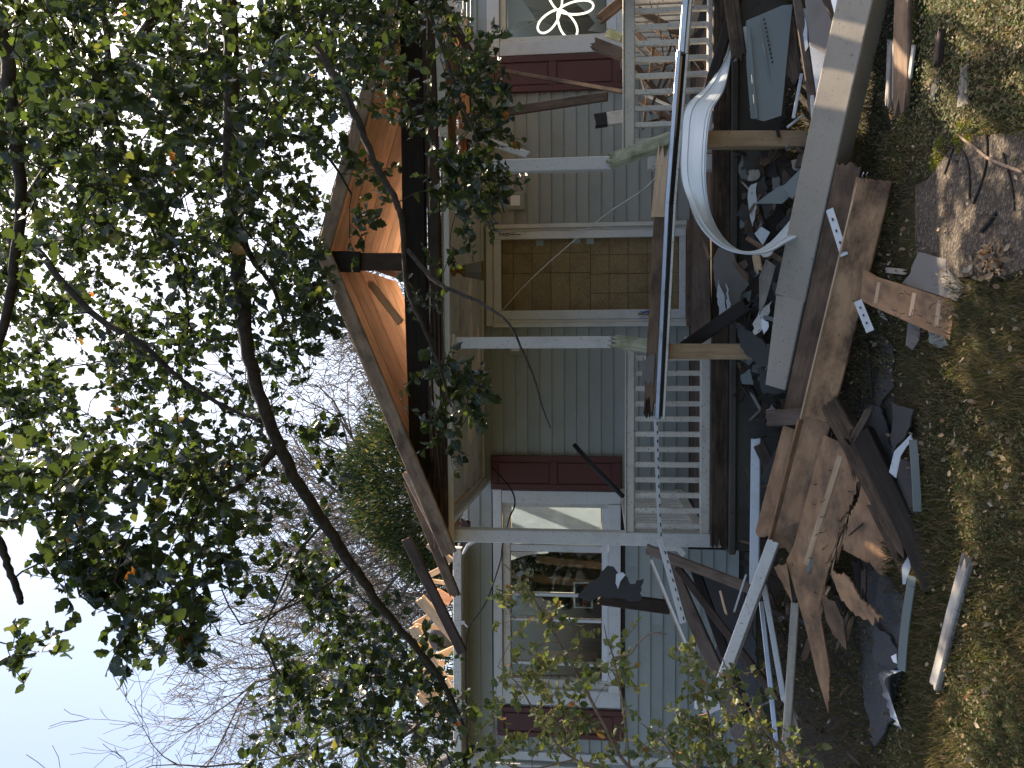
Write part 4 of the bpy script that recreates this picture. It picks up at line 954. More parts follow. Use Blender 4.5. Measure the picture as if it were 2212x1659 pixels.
# --- heap below the steps (middle)
tag(sheet('porch_steps', [(1500, 470, 1), (1531, 480, 1), (1537, 725, 1), (1495, 720, 1)], (1515, 600, 6.2), (0, -1, 0.5), 0.03, 'w_brown2', amp=1), 'weathered porch step board in front of the door', 'step')
mid = [([(1540, 560, 1), (1552, 535), (1585, 545), (1590, 575), (1612, 590), (1618, 615), (1600, 640), (1592, 665), (1570, 660), (1548, 625)], 'feltgrey', (0.1, -1, 0.3), 5.95, 'broken grey clapboard corner hanging below the door step', 'siding fragment'),
  ([(1551, 603), (1556, 620), (1566, 640), (1574, 690), (1563, 712), (1554, 690), (1549, 630)], 'vinylwhite', (0, -1, 0.2), 5.85, 'split white tapered siding sliver under the door step', 'siding fragment'),
  ([(1568, 610), (1576, 650), (1584, 690), (1578, 700), (1570, 660)], 'vinylwhite', (0, -1, 0.2), 5.83, 'second narrow white sliver right beside the split one', 'siding fragment'),
  ([(1636, 540), (1680, 520), (1668, 548), (1650, 556)], 'rail', (0.2, -1, 0.6), 5.55, 'crumbled cream plaster patch below the curled sheet', 'plaster piece'),
  ([(1630, 505, 1), (1645, 490, 1), (1664, 502, 1), (1648, 530, 1)], 'vinylwhite', (0.1, -1, 0.4), 5.7, 'kite-shaped white siding shard in the heap', 'siding fragment'),
  ([(1620, 470, 1), (1615, 430), (1622, 400), (1636, 395), (1634, 450), (1626, 490)], 'vinylwhite', (0.1, -1, 0.2), 5.8, 'ragged peeling white board at the back of the heap', 'siding fragment'),
  ([(1632, 440, 1), (1680, 405, 1), (1706, 395, 1), (1712, 420, 1), (1690, 440, 1)], 'vinyl', (0.1, -1, 0.7), 5.5, 'flat grey green shard behind the curled sheet', 'siding fragment'),
  ([(1690, 405, 1), (1735, 360, 1), (1738, 395, 1), (1712, 430)], 'vinyl', (0.2, -1, 0.5), 5.4, 'triangular grey shard touching the beige beam', 'siding fragment'),
  ([(1705, 555, 1), (1735, 520, 1), (1730, 550), (1702, 570)], 'vinylwhite', (0.3, -1, 0.5), 5.4, 'pointed white shard under the beige beam', 'siding fragment'),
  ([(1626, 700), (1640, 672), (1655, 660), (1668, 650), (1660, 680), (1648, 710), (1630, 725)], 'rail', (0, -1, 0.4), 5.6, 'cream curved board with nail holes under the black plank', 'siding fragment'),
  ([(1645, 690), (1660, 696), (1658, 712), (1650, 722)], 'paper', (0.2, -1, 0.4), 5.55, 'small bluish white shard beside the cream curved board', 'siding fragment'),
  ([(1640, 600, 1), (1655, 560, 1), (1676, 575, 1), (1655, 650, 1), (1640, 680, 1)], 'w_grey', (0.2, -1, 0.4), 5.6, 'pale nailed board end pointing up in the heap', 'siding fragment'),
  ([(1590, 700), (1640, 730), (1700, 790), (1640, 790), (1600, 750)], 'felt', (0.1, -1, 0.8), 5.6, 'dark roofing felt scrap beside the middle prop', 'shingles'),
  ([(1670, 560), (1725, 560), (1715, 640), (1690, 690), (1660, 640)], 'felt', (0.2, -1, 0.6), 5.7, 'dark crumpled felt in the hollow behind the beige beam', 'shingles'),
  ([(1600, 310), (1680, 320), (1740, 350), (1700, 400), (1630, 400), (1605, 360)], 'concrete', (0, -1, 0.15), 5.95, 'exposed earthy concrete lump behind the right prop', 'concrete lump'),
  ([(1636, 795), (1690, 800), (1700, 850), (1650, 850)], 'felt', (0, -1, 0.8), 5.6, 'felt scrap left of the middle prop foot', 'shingles')]
for pts, mt, n, Y_, lab, cat in mid: tag(sheet('fragment' if 'frag' in cat else cat.replace(' ', '_'), pts, (sum(p[0] for p in pts)/len(pts), sum(p[1] for p in pts)/len(pts), Y_), n, 0.012, mt, amp=3, seg=8, curl=0.0), lab, cat)
pb('thick charred plank sloping from the middle prop into the heap', (1476, 752, 5.95), (1625, 650, 5.6), 28, 0.06, 'w_black', jag=(0.02, 0.05))
pb('thin dark board crossing the heap to the beige beam', (1615, 515, 5.8), (1755, 605, 5.35), 10, 0.03, 'w_brown')
pb('two-edged metal frame bar below the hollow', (1650, 684, 5.6), (1716, 705, 5.5), 9, 0.02, 'vinyl', name='metal_bar', cat='metal bar')
pb('splintered orange brown stick at the end of the charred plank', (1580, 560, 5.7), (1620, 610, 5.65), 9, 0.03, 'w_brown', jag=(0.05, 0.05))
pb('pale board end beneath the cream plaster patch', (1640, 590, 5.5), (1632, 545, 5.5), 16, 0.03, 'w_light', jag=(0.03, 0.03))
for i in range(85):
    x_, y_ = U(1598, 1765), U(310, 900); Y_ = 6.05-0.55*(x_-1600)/160+U(-0.1, 0.1)
    s = U(8, 24); n_pt = random.choice((3, 4, 5)); a0 = R()*6
    pts = [(x_+s*U(0.5, 1.2)*math.cos(a0+2*math.pi*q/n_pt), y_+s*U(0.5, 1.6)*math.sin(a0+2*math.pi*q/n_pt)) for q in range(n_pt)]
    mt = random.choice(['vinyl', 'felt', 'w_brown2', 'felt', 'w_grey', 'w_dark', 'w_dark', 'feltgrey', 'w_rot'] + (['vinylwhite'] if i % 6 == 0 else []))
    tag(sheet('fragment', pts, (x_, y_, Y_), (U(-.6, .6), -1, U(0, 1.2)), 0.01, mt, amp=2, seg=7), f"{'tiny' if s < 12 else 'small' if s < 18 else 'broad'} {['three', 'four', 'five'][n_pt-3]}-sided {MW[mt]} fragment {zone(x_, y_)}", 'fragment', 'small torn fragments heaped below the porch')
for i in range(85):
    x_, y_ = U(1590, 1750), U(230, 920); Y_ = 6.1-0.6*(x_-1590)/150+U(-0.1, 0.1); an = U(-1.2, 1.2)+1.57; L_ = U(12, 60)
    mt = random.choice(['w_dark', 'w_rot', 'w_brown2', 'w_black', 'w_grey']); wp = U(2, 7)
    pb(f"{'short' if L_ < 25 else 'medium' if L_ < 42 else 'long'} {'thin' if wp < 4.5 else 'thick'} {MW[mt]} stick {zone(x_, y_)}", (x_-L_*math.cos(an)/2, y_-L_*math.sin(an)/2, Y_), (x_+L_*math.cos(an)/2, y_+L_*math.sin(an)/2, Y_+U(-.1, .1)), wp, 0.015, mt, name='stick', cat='stick', group='broken sticks heaped below the porch', jag=(0.04, 0.04))

# --- beige wrapped beam and the brown built-up header in front
bb = board('beige_beam', P(1868, -20, 4.75), P(1722, 640, 5.35), 0.215, 0.18, 'beige', None, n=(0.0, -0.75, 0.66), bend=0.01, warp=0.004)
tag(bb, 'long beige metal-clad beam lying across the debris', 'beam')
be = board('beam_end', P(1722, 641, 5.35), P(1690, 832, 5.5), 0.2, 0.18, 'beige', bb, n=(0.0, -0.75, 0.66), w2=0.15)
hd = empty('fallen_header', P(1780, 780, 4.95), 'long brown built-up header beam of two planks lying slantwise', 'beam')
hA, hB = P(1890, 386, 4.62), P(1693, 1182, 5.3)
board('front_plank', hA, P(1768, 905, 5.05), 0.19, 0.04, 'w_mottle', hd, n=(-0.05, -0.9, 0.45), jag=(0.01, 0.0), w2=0.165); board('front_plank', P(1768, 906, 5.05), P(1690, 1190, 5.3), 0.165, 0.04, 'w_ply', hd, n=(-0.05, -0.9, 0.45), jag=(0, 0.04), w2=0.14)
board('top_edge', P(1858, 396, 4.66), P(1735, 905, 5.08), 0.014, 0.05, 'w_light', hd, n=(0, -0.5, 1)); board('top_edge', P(1731, 906, 5.08), P(1664, 1175, 5.33), 0.016, 0.05, 'w_ply', hd, n=(0, -0.5, 1))
board('back_plank', P(1838, 350, 4.86), P(1719, 890, 5.22), 0.15, 0.04, 'w_brown', hd, n=(0.05, -0.8, 0.6), jag=(0.03, 0)); board('back_plank', P(1716, 925, 5.24), P(1652, 1165, 5.42), 0.14, 0.04, 'w_ply', hd, n=(0.05, -0.8, 0.6), jag=(0.0, 0.05))
for i in range(2): tube('bent_nail', [P(1868+i*8, 392, 4.6), P(1862+i*9, 380-3*i, 4.55), P(1866+i*9, 372, 4.53)], 0.0022, 'metal', hd, 5)
pb('square wooden block resting on the header beam', (1662, 903, 5.35), (1742, 898, 5.1), 33, 0.08, 'w_brown2', name='wood_block', cat='block', jag=(0.02, 0))
for a, b_, lab in (((1792, 452, 4.9), (1824, 552, 4.75), 'white slotted trim strip caught between the two beams'), ((1853, 650, 4.55), (1880, 716, 4.45), 'white slotted trim strip poking out below the header beam')):
    A, B = P(*a), P(*b_); s = tag(board('trim_strip', A, B, 0.042, 0.004, 'vinylwhite', None, n=(0, -1, 0.5)), lab, 'trim strip')
    for q in range(3): board('slot', A.lerp(B, .2+.25*q)+V((0, -.006, .003)), A.lerp(B, .25+.25*q)+V((0, -.006, .003)), 0.01, 0.003, 'black', s, n=(0, -1, 0.5))

# --- right foreground
gp = lambda x_, y_, dz=0.02: G(x_, y_)+V((0, 0, dz))
def gb(label, a, b_, wm_, th, mat, name='board', cat='board', za=0.03, zb=0.03, n=fl, **kw): return tag(board(name, gp(*a, za), gp(*b_, zb), wm_, th, mat, None, n=n, **kw), label, cat)
gb('long brown board lying flat in the sunny leaves at the right', (1977, -60), (1962, 255), 0.15, 0.025, 'w_light', za=0.05, zb=0.04, jag=(0, 0.12), warp=0.02).data.materials[0] = MATS['w_brown']
gb('grey split lath beside the sunny board', (1937, 80), (1930, 238), 0.045, 0.02, 'w_grey', name='lath', jag=(0.05, 0.1)); gb('second grey split lath against the sunny board', (1947, 78), (1945, 250), 0.035, 0.02, 'w_grey', name='lath', jag=(0.05, 0.1))
gb('slim pale offcut on the near side of the sunny board', (1988, 95), (1978, 175), 0.03, 0.012, 'w_grey', name='lath', jag=(0.02, 0.05))
tag(sheet('shingle', [(2090, 137, 1), (2092, 225), (2068, 232, 1), (2076, 150)], gp(2080, 180, 0.03), fl, 0.006, 'feltgrey', amp=1), 'flat grey shingle lying on the leafy ground at the right', 'shingle')
gb('dark rotten stick in the leaves above the grey shingle', (2048, 60), (2040, 145), 0.04, 0.03, 'w_dark', name='stick', cat='stick', jag=(0.05, 0.05))
tag(lump('scrap', gp(2022, 197, 0.0), (0.06, 0.04, 0.02), 'felt', 4), 'small dark torn scrap beside the grey shingle', 'scrap')
tag(sheet('roofing_sheet', [(1985, 545), (2045, 560), (2085, 618), (2068, 650, 1), (1950, 612, 1), (1968, 590)], gp(2020, 600, 0.03), fl, 0.008, 'feltgrey', amp=3), 'wrinkled brown grey roofing sheet under the nailed plywood', 'roofing sheet')
npw = tag(sheet('nailed_plywood', [(1868, 583, 1), (1893, 598, 1), (2068, 651, 1), (2055, 735, 1), (1885, 661, 1), (1862, 648, 1)], gp(1970, 655, 0.13), (0.05, -0.35, 1), 0.02, 'w_ply'), 'sunlit plywood piece with bent nails sticking up', 'plywood')
for i, (x_, y_) in enumerate(((1952, 634), (1966, 638), (1938, 672), (1955, 676), (1975, 680), (1980, 673), (1992, 684), (2012, 700), (2020, 655), (2035, 706), (1945, 684))):
    p = onplane(x_, y_, gp(1970, 655, 0.145), V((0.05, -0.35, 1)).normalized()); tube('nail', [p, p+V((U(-.01, .01), -0.005, 0.02)), p+V((U(-.03, .03), U(-.02, .01), 0.03))], 0.0014, 'black', npw, 5)
for x_ in (1899, 1975, 2030): 
    a_ = onplane(x_, 606+(x_-1899)*0.3+4, gp(1970, 655, 0.142), V((0.05, -0.35, 1)).normalized()); b__ = onplane(x_-8, 655+(x_-1899)*0.38, gp(1970, 655, 0.142), V((0.05, -0.35, 1)).normalized()); board('pale_stripe', a_, b__, 0.028, 0.0015, 'w_light', npw, n=(0.05, -0.35, 1))
tag(sheet('shingle', [(1962, 695, 1), (1990, 700, 1), (1986, 735), (1972, 756), (1957, 745)], gp(1972, 725, 0.03), fl, 0.006, 'feltgrey', amp=1), 'pale grey shingle poking out left of the nailed plywood', 'shingle')
tag(sheet('shingle', [(2005, 712), (2040, 730), (2050, 745), (2030, 752), (2008, 740)], gp(2025, 735, 0.02), fl, 0.006, 'vinyl', amp=2), 'crumpled grey scrap under the lower plywood corner', 'shingle')
tag(sheet('siding_shard', [(1898, 668, 1), (1910, 680), (1917, 692, 1), (1902, 684)], gp(1905, 680, 0.03), fl, 0.005, 'vinylwhite'), 'small white shard in the grass beside the plywood', 'siding fragment')
gb('thin grey splinter in the shade right of the plywood', (1925, 583), (1975, 588), 0.03, 0.008, 'w_grey', name='splinter', cat='splinter', jag=(0.03, 0.08))

# --- dark roofing on the ground, middle
dk = [([(1815, 720), (1870, 700), (1925, 745), (1933, 835), (1905, 880), (1850, 850), (1818, 800)], 'felt', 'large dark roofing sheet on the ground under the header beam'),
      ([(1930, 868), (1975, 885), (1960, 930), (1925, 985), (1930, 920)], 'felt', 'dark roofing scrap with a lit edge right of the rotten timbers'),
      ([(1830, 860), (1900, 880), (1915, 930), (1930, 1020), (1880, 1000), (1840, 930)], 'asphalt', 'black roofing felt lying between the rotten timbers and the grass'),
      ([(1935, 985), (1980, 1000), (1985, 1110), (1950, 1100)], 'felt', 'dark felt under the bent white trim')]
for pts, mt, lab in dk: tag(sheet('roofing_sheet', pts, G(sum(p[0] for p in pts)/len(pts), sum(p[1] for p in pts)/len(pts))+V((0, 0, U(0.035, 0.06))), (U(-.05, .05), -0.1, 1), 0.008, mt, amp=4, curl=0.02), lab, 'roofing sheet')
for a, b_ in (((1838, 745), (1850, 845)), ((1872, 730), (1885, 870)), ((1900, 740), (1912, 860))): gb('dark narrow batten lying on the large roofing sheet', a, b_, 0.02, 0.012, 'w_black', name='batten', cat='batten', za=0.07, zb=0.07)['group'] = 'battens on the large roofing sheet'
# rotten twin timbers
pb('thick rotten timber with lit ragged end', (1800, 872, 5.0), (1995, 1240, 4.15), 46, 0.09, 'w_rot', name='timber', cat='timber', n=(0, -0.8, 0.7), jag=(0.02, 0.2), warp=0.02)
pb('black rotten timber lying nearest the grass', (1862, 930, 4.7), (2030, 1278, 4.02), 44, 0.08, 'w_black', name='timber', cat='timber', n=(0, -0.8, 0.7), jag=(0.05, 0.03), warp=0.02)
pb('rotten splintered slat under the thick timber', (1840, 1010, 4.9), (1985, 1300, 4.3), 12, 0.03, 'w_rot', n=(0, -0.8, 0.7), jag=(0.05, 0.2))
# bent white trim and grey flashing
tag(sheet('bent_trim', [(1921, 1020, 1), (1932, 975, 1), (1955, 952), (1968, 938, 1), (1972, 950), (1958, 965), (1946, 985), (1936, 1033, 1)], (1945, 985, 4.28), (0.1, -0.8, 0.7), 0.006, 'vinylwhite'), 'bent white gutter trim folded over in the grass', 'trim strip')
pb('grey trim strip curving down from the bent trim', (1972, 950, 4.2), (1982, 1105, 4.1), 16, 0.006, 'vinyl', name='trim_strip', cat='trim strip', bend=0.02)
pb('long pale grey flashing lying along the grass edge', (1972, 1245, 4.18), (1948, 1448, 4.2), 18, 0.01, 'vinyl', name='flashing', cat='flashing', n=(0, -.7, .7), bend=0.02)
fp = smoothpath([gp(1948, 1449, .06), gp(1932, 1452, .07), gp(1928, 1480, .05), gp(1938, 1530, .04), gp(1962, 1575, .03)], 6); fq = smoothpath([gp(1962, 1449, .03), gp(1950, 1468, .09), gp(1950, 1500, .07), gp(1955, 1540, .05), gp(1964, 1577, .04)], 6)
vs = []; fs = []
for a, b_ in zip(fp, fq): vs += [a, a.lerp(b_, .5)+V((0, 0, .03*R())), b_]
for i in range(len(fp)-1): fs += [(i*3, i*3+1, i*3+4, i*3+3), (i*3+1, i*3+2, i*3+5, i*3+4)]
tag(link('crumpled_flashing', vs, fs, 'metal', None, None, True), 'crumpled dark grey metal flashing at the end of the pale one', 'flashing')
tag(sheet('metal_offcut', [(1948, 1225, 1), (1962, 1200), (1968, 1225), (1956, 1262, 1), (1950, 1262, 1)], (1955, 1235, 4.22), (0.1, -.8, .6), 0.004, 'vinylwhite', amp=1), 'short white metal piece at the head of the grey flashing', 'metal sheet')
tag(sheet('paper_scrap', [(1925, 1418, 1), (1936, 1412, 1), (1938, 1434, 1), (1930, 1430, 1)], gp(1930, 1424, 0.07), fl, 0.003, 'paper'), 'tiny bright white scrap on the dark mat', 'scrap')
gb('long weathered white board lying alone in the grass', (2113, 1199), (2038, 1484), 0.06, 0.03, 'w_grey', za=0.04, zb=0.04, jag=(0.1, 0.04), n=(0.2, -0.3, 1), warp=0.01)
# --- dark mats under the plywood
mats_ = [([(1808, 1178), (1890, 1213), (1953, 1290), (1962, 1345), (1925, 1560), (1890, 1612), (1850, 1420), (1815, 1260)], 'asphalt', 'big dark asphalt roofing mat spread in the grass at the lower left', 0.05, (0, -0.1, 1)),
        ([(1880, 1340), (1925, 1375), (1950, 1430), (1930, 1450), (1890, 1425)], 'asphalt', 'small glittering shingle flap on the dark mat', 0.08, (0.1, -0.2, 1)),
        ([(1520, 1240), (1600, 1260), (1620, 1330), (1600, 1400), (1540, 1330), (1495, 1260)], 'felt', 'dark roofing panel standing behind the white boards', 0.5, (0, -1, 0.5)),
        ([(1560, 1330), (1625, 1340), (1640, 1450), (1660, 1620), (1600, 1640), (1540, 1480)], 'asphalt', 'black roofing panel low behind the white boards', 0.4, (0, -1, 0.7)),
        ([(1640, 1190), (1700, 1200), (1720, 1310), (1700, 1500), (1660, 1400), (1645, 1300)], 'w_dark', 'dark wooden panel between the white strips', 0.3, (0, -1, 0.8)),
        ([(1720, 1560), (1840, 1540), (1850, 1700), (1720, 1700)], 'felt', 'dark felt sheet at the bottom left under the holly', 0.05, (0, -0.2, 1))]
for pts, mt, lab, dz, n in mats_:
    cx_, cy_ = sum(p[0] for p in pts)/len(pts), sum(p[1] for p in pts)/len(pts)
    o_ = G(cx_, cy_)+V((0, 0, dz)) if dz < 0.2 else P(cx_, cy_, 6.6-dz*1.2)
    tag(sheet('roofing_sheet', pts, o_, n, 0.012, mt, amp=4, seg=10), lab, 'roofing sheet')
# --- splintered plywood
ply = [([(1781, 940, 1), (1824, 959, 1), (1860, 1030), (1835, 1104), (1811, 1150), (1808, 1200), (1797, 1207, 1), (1783, 1262), (1775, 1338), (1794, 1452), (1790, 1540), (1764, 1452, 1), (1742, 1357, 1), (1726, 1302, 1), (1700, 1210, 1), (1715, 1180, 1), (1753, 1041, 1)], 4.95, (0.02, -0.75, 0.7), 'w_ply', 'largest splintered plywood sheet with rows of nails'),
       ([(1868, 1040, 1), (1890, 1035), (1899, 1070), (1917, 1123), (1952, 1205), (1917, 1246), (1876, 1216, 1), (1821, 1186), (1835, 1123)], 4.7, (-0.05, -0.6, 0.8), 'w_ply', 'sunlit torn plywood sheet beside the rotten timber'),
       ([(1797, 1242), (1835, 1248), (1862, 1297), (1909, 1338), (1890, 1346), (1852, 1330), (1819, 1297)], 4.6, (0, -0.7, 0.8), 'w_ply', 'narrow torn plywood tongue on the dark mat'),
       ([(1775, 1283), (1805, 1300), (1822, 1338), (1830, 1403), (1808, 1381), (1786, 1343)], 4.75, (0.1, -0.8, 0.6), 'w_brown', 'curved brown plywood splinter beside the nailed sheet'),
       ([(1672, 1225), (1700, 1215), (1712, 1300), (1690, 1260)], 5.1, (0, -1, 0.4), 'w_ply', 'small plywood corner left of the nailed sheet'),
       ([(1700, 1050), (1760, 1000), (1770, 1090), (1740, 1180), (1720, 1190), (1690, 1150)], 5.2, (0.1, -0.8, 0.6), 'w_brown', 'shaded plywood behind the end of the header beam'),
       ([(1550, 1280), (1565, 1272), (1578, 1300), (1575, 1318)], 6.2, (0, -1, 0.3), 'w_light', 'small orange splinter above the white board')]
for pts, Y_, n, mt, lab in ply:
    c0 = (sum(p[0] for p in pts)/len(pts), sum(p[1] for p in pts)/len(pts), Y_)
    s = tag(sheet('plywood_sheet', pts, c0, n, 0.014, mt, amp=6, seg=5, grain=(0.25, 1)), lab, 'plywood')
    O_ = P(*c0); nn = V(n).normalized()
    if 'largest' in lab:
        for i in range(9): tube('nail', [onplane(1772+i*2+U(-8, 8), 1085+i*33, O_+nn*0.006, nn), onplane(1778+i*2, 1083+i*33, O_+nn*0.04, nn), onplane(1782+i*2, 1078+i*33, O_+nn*0.04, nn)], 0.002, 'black', s, 5)
        for i in range(16):
            x_, y_ = U(1745, 1810), U(1000, 1400); tube('nail', [onplane(x_, y_, O_+nn*0.006, nn), onplane(x_+6, y_+U(-4, 4), O_+nn*0.04, nn)], 0.002, 'black', s, 5)
        a_, b__ = onplane(1815, 985, O_+nn*0.009, nn), onplane(1740, 1220, O_+nn*0.009, nn); board('pale_stripe', a_, b__, 0.035, 0.002, 'w_light', s, n=n)
for i in range(26):
    t_ = R(); x_, y_ = 1845-60*t_+U(-12, 12), 1080+200*t_; pb('sharp splinter along the torn edge of the plywood sheets', (x_, y_, 4.9), (x_-U(4, 20), y_+U(20, 60), 4.85), U(2, 5), 0.01, random.choice(['w_ply', 'w_light', 'w_brown']), name='splinter', cat='splinter', group='splinters along the torn plywood', jag=(0.02, 0.06))
# --- white boards and strips at the left
bb_ = [((1672, 1170, 5.25), (1553, 1493, 5.0), 25, 0.09, 'white', 'thick white ribbed trim board sticking up to the left'),
       ((1634, 946, 5.75), (1630, 1265, 5.7), 20, 0.05, 'vinylwhite', 'long white corner trim lying level in front of the foundation'),
       ((1645, 1297, 5.3), (1688, 1700, 5.0), 11, 0.02, 'metal', 'shiny metal channel running down to the lower left'),
       ((1650, 1262, 5.25), (1695, 1518, 5.1), 12, 0.015, 'vinylwhite', 'slim white strip beside the metal channel'),
       ((1718, 1300, 5.1), (1697, 1625, 4.9), 17, 0.03, 'w_grey', 'ribbed grey brown board standing beside the slim white strip'),
       ((1704, 1202, 5.15), (1718, 1300, 5.1), 12, 0.02, 'felt', 'dark grey strip leading into the ribbed board'),
       ((1396, 1185, 6.0), (1622, 1272, 5.7), 21, 0.04, 'w_brown2', 'brown board leaning down from the left post'),
       ((1462, 1223, 5.95), (1693, 1530, 5.2), 17, 0.03, 'w_dark', 'dark narrow board running under the white trim board'),
       ((1446, 1220, 6.2), (1560, 1475, 5.9), 30, 0.04, 'w_brown2', 'broad brown panel edge leaning on the left wall'),
       ((1407, 1207, 6.1), (1498, 1427, 5.95), 6, 0.012, 'white', 'thin white trim slanting along the left wall'),
       ((1404, 1207, 6.12), (1494, 1427, 5.97), 4, 0.02, 'w_light', 'thin raw wood edge beside the slanting white trim'),
       ((1448, 1312, 6.9), (1292, 1291, 6.9), 29, 0.05, 'w_dark', 'dark brown board jutting across the window corner'),
       ((1700, 1510, 5.0), (1725, 1600, 4.9), 16, 0.02, 'w_grey', 'mottled board end low at the left'),
       ((1690, 1500, 5.05), (1722, 1560, 4.95), 12, 0.008, 'vinylwhite', 'white pointed strip end low at the left'),
       ((1500, 1225, 6.0), (1620, 1560, 5.5), 22, 0.03, 'w_black', 'black board behind the narrow dark one'),
       ((1555, 1275, 5.7), (1570, 1330, 5.6), 5, 0.01, 'w_light', 'little raw stick on the dark roofing panel'),
       ((1612, 1240, 5.65), (1585, 1325, 5.5), 4, 0.01, 'vinylwhite', 'thin white angle strip beside the white board'),
       ((1640, 960, 5.7), (1690, 1060, 5.5), 26, 0.03, 'w_dark', 'dark board behind the end of the level corner trim'),
       ((1700, 950, 5.5), (1652, 1040, 5.6), 20, 0.02, 'felt', 'dark slab between the corner trim and header beam'),
       ((1755, 1205, 5.0), (1745, 1240, 5.0), 8, 0.01, 'vinyl', 'small grey strip lying on the largest plywood sheet')]
for a, b_, wp, th, mt, lab in bb_: pb(lab, a, b_, wp, th, mt, n=(0.05, -1, 0.4), jag=(0.01, 0.02), warp=0.01)
g_ = board('trim_strip', P(1682, 1176, 5.2), P(1563, 1495, 4.95), 0.01, 0.012, 'feltgrey', None, n=(0, -1, .4)); tag(g_, 'grey ribbed lower edge of the thick white trim board', 'trim strip')
tag(sheet('siding_piece', [(1497, 1497, 1), (1513, 1500), (1560, 1505), (1562, 1530), (1530, 1545), (1500, 1530)], (1530, 1515, 6.4), (0, -1, .3), 0.006, 'paper', amp=2), 'bright bluish white torn sheet behind the holly sprigs', 'siding panel')
tag(sheet('plywood_sheet', [(1510, 1545, 1), (1530, 1540, 1), (1545, 1600, 1), (1525, 1590)], (1525, 1565, 6.3), (0, -1, .3), 0.012, 'w_ply', amp=2), 'brown torn plywood bit behind the lower holly sprigs', 'plywood')
# torn shingles hanging on the window corner board
tag(sheet('torn_shingles', [(1248, 1292), (1270, 1262), (1303, 1232), (1312, 1222), (1325, 1224), (1336, 1240), (1350, 1243), (1362, 1262), (1391, 1250), (1386, 1275), (1383, 1297), (1360, 1300), (1341, 1292), (1300, 1288), (1270, 1300)], (1320, 1265, 6.85), (0.1, -1, 0.2), 0.01, 'felt', amp=4, seg=7), 'torn grey shingles hanging over the lower window corner', 'shingles')
tag(sheet('paper_scrap', [(1331, 1240), (1345, 1236), (1351, 1242), (1340, 1256), (1335, 1272), (1330, 1260)], (1340, 1250, 6.8), (0.1, -1, 0.2), 0.004, 'paper', amp=1), 'bright white paper scrap on the torn shingles', 'scrap')
for i in range(60):
    x_, y_ = U(1600, 1850), U(930, 1640); Y_ = max(4.5, 6.2-1.5*(x_-1600)/250)+U(-0.1, 0.2); an = U(0, 3.14); L_ = U(10, 55)
    mt = random.choice(['w_dark', 'w_brown2', 'w_brown', 'w_grey', 'w_black']); wp = U(2, 7)
    pb(f"{'short' if L_ < 25 else 'medium' if L_ < 42 else 'long'} {'thin' if wp < 4.5 else 'thick'} {MW[mt]} stick {zone(x_, y_)}", (x_-L_*math.cos(an)/2, y_-L_*math.sin(an)/2, Y_), (x_+L_*math.cos(an)/2, y_+L_*math.sin(an)/2, Y_+U(-.1, .1)), wp, 0.012, mt, name='stick', cat='stick', group='broken sticks in the tangle at the left', jag=(0.03, 0.04))
for i in range(70):
    if i < 40: x_, y_ = U(1640, 1870), U(880, 1480)
    else: x_, y_ = U(1600, 1740), U(330, 900)
    g_ = G(x_, y_) if x_ > 1740 else None; Y_ = max(4.4, 6.3-1.9*(x_-1590)/290)+U(0.0, 0.25); an = random.gauss(1.25, 0.5) if i < 40 else U(0.3, 2.8); L_ = U(50, 150) if i < 40 else U(30, 90); wp = U(6, 16)
    mt = random.choice(['w_dark', 'w_rot', 'w_brown2', 'w_black', 'w_brown', 'felt'])
    pb(f"{'short' if L_ < 70 else 'medium' if L_ < 110 else 'long'} {'narrow' if wp < 10 else 'wide'} {MW[mt]} plank {zone(x_, y_)}", (x_-L_*math.cos(an)/2, y_-L_*math.sin(an)/2, Y_+U(0, .1)), (x_+L_*math.cos(an)/2, y_+L_*math.sin(an)/2, Y_+U(-.1, .1)), wp, 0.02, mt, name='plank', cat='plank', group='broken planks buried in the rubble', jag=(0.04, 0.06), n=(U(-.4, .4), -1, U(0.2, 0.9)))
# earth mound under the heap
vs, fs = [], []
nx_, ny_ = 60, 14
for j in range(ny_+1):
    for i in range(nx_+1):
        x_ = -3.6+6.6*i/nx_; y_ = 4.55+1.62*j/ny_; h = 0.42*math.sin(min(1, j/ny_*1.15)*math.pi/2)**1.6
        if x_ > 0.8: h *= 0.75
        vs.append((x_, y_, mz(x_, y_)))
for j in range(ny_):
    for i in range(nx_): a = j*(nx_+1)+i; fs.append((a, a+1, a+nx_+2, a+nx_+1))
tag(link('rubble_mound', vs, fs, 'rubble', None, None, True), None, None, kind='structure')
# ================================================================== VEGETATION
# holly leaf: spiny outline, folded along the midrib
TT = [(0.0, 0.02), (0.1, 0.19), (0.22, 0.36), (0.32, 0.3), (0.45, 0.4), (0.56, 0.31), (0.7, 0.31), (0.8, 0.19), (0.9, 0.09), (1.0, 0.0)]
def leafmesh(seed, smooth_edge=False):
    rr = random.Random(seed); v_, f_ = [], []
    cup = rr.uniform(0.1, 0.5); cu = rr.uniform(-0.35, 0.2); tw = rr.uniform(-0.5, 0.5)
    for t_, w_ in TT:
        if smooth_edge: w_ = 0.33*math.sin(math.pi*min(1, t_*0.98+0.01))**0.7
        zm = cu*t_*t_; spine = w_ > 0.29
        for s in (-1, 0, 1):
            ww = w_*(1+rr.uniform(-0.12, 0.12)) if s else 0
            z = zm+(cup*ww+(0.06*rr.uniform(-1, 2) if spine and s else 0))+s*tw*w_*t_*0.5
            v_.append((t_, s*ww*0.95, z))
    for i in range(len(TT)-1):
        a = i*3; f_ += [(a, a+3, a+4, a+1), (a+1, a+4, a+5, a+2)]
    return v_, f_
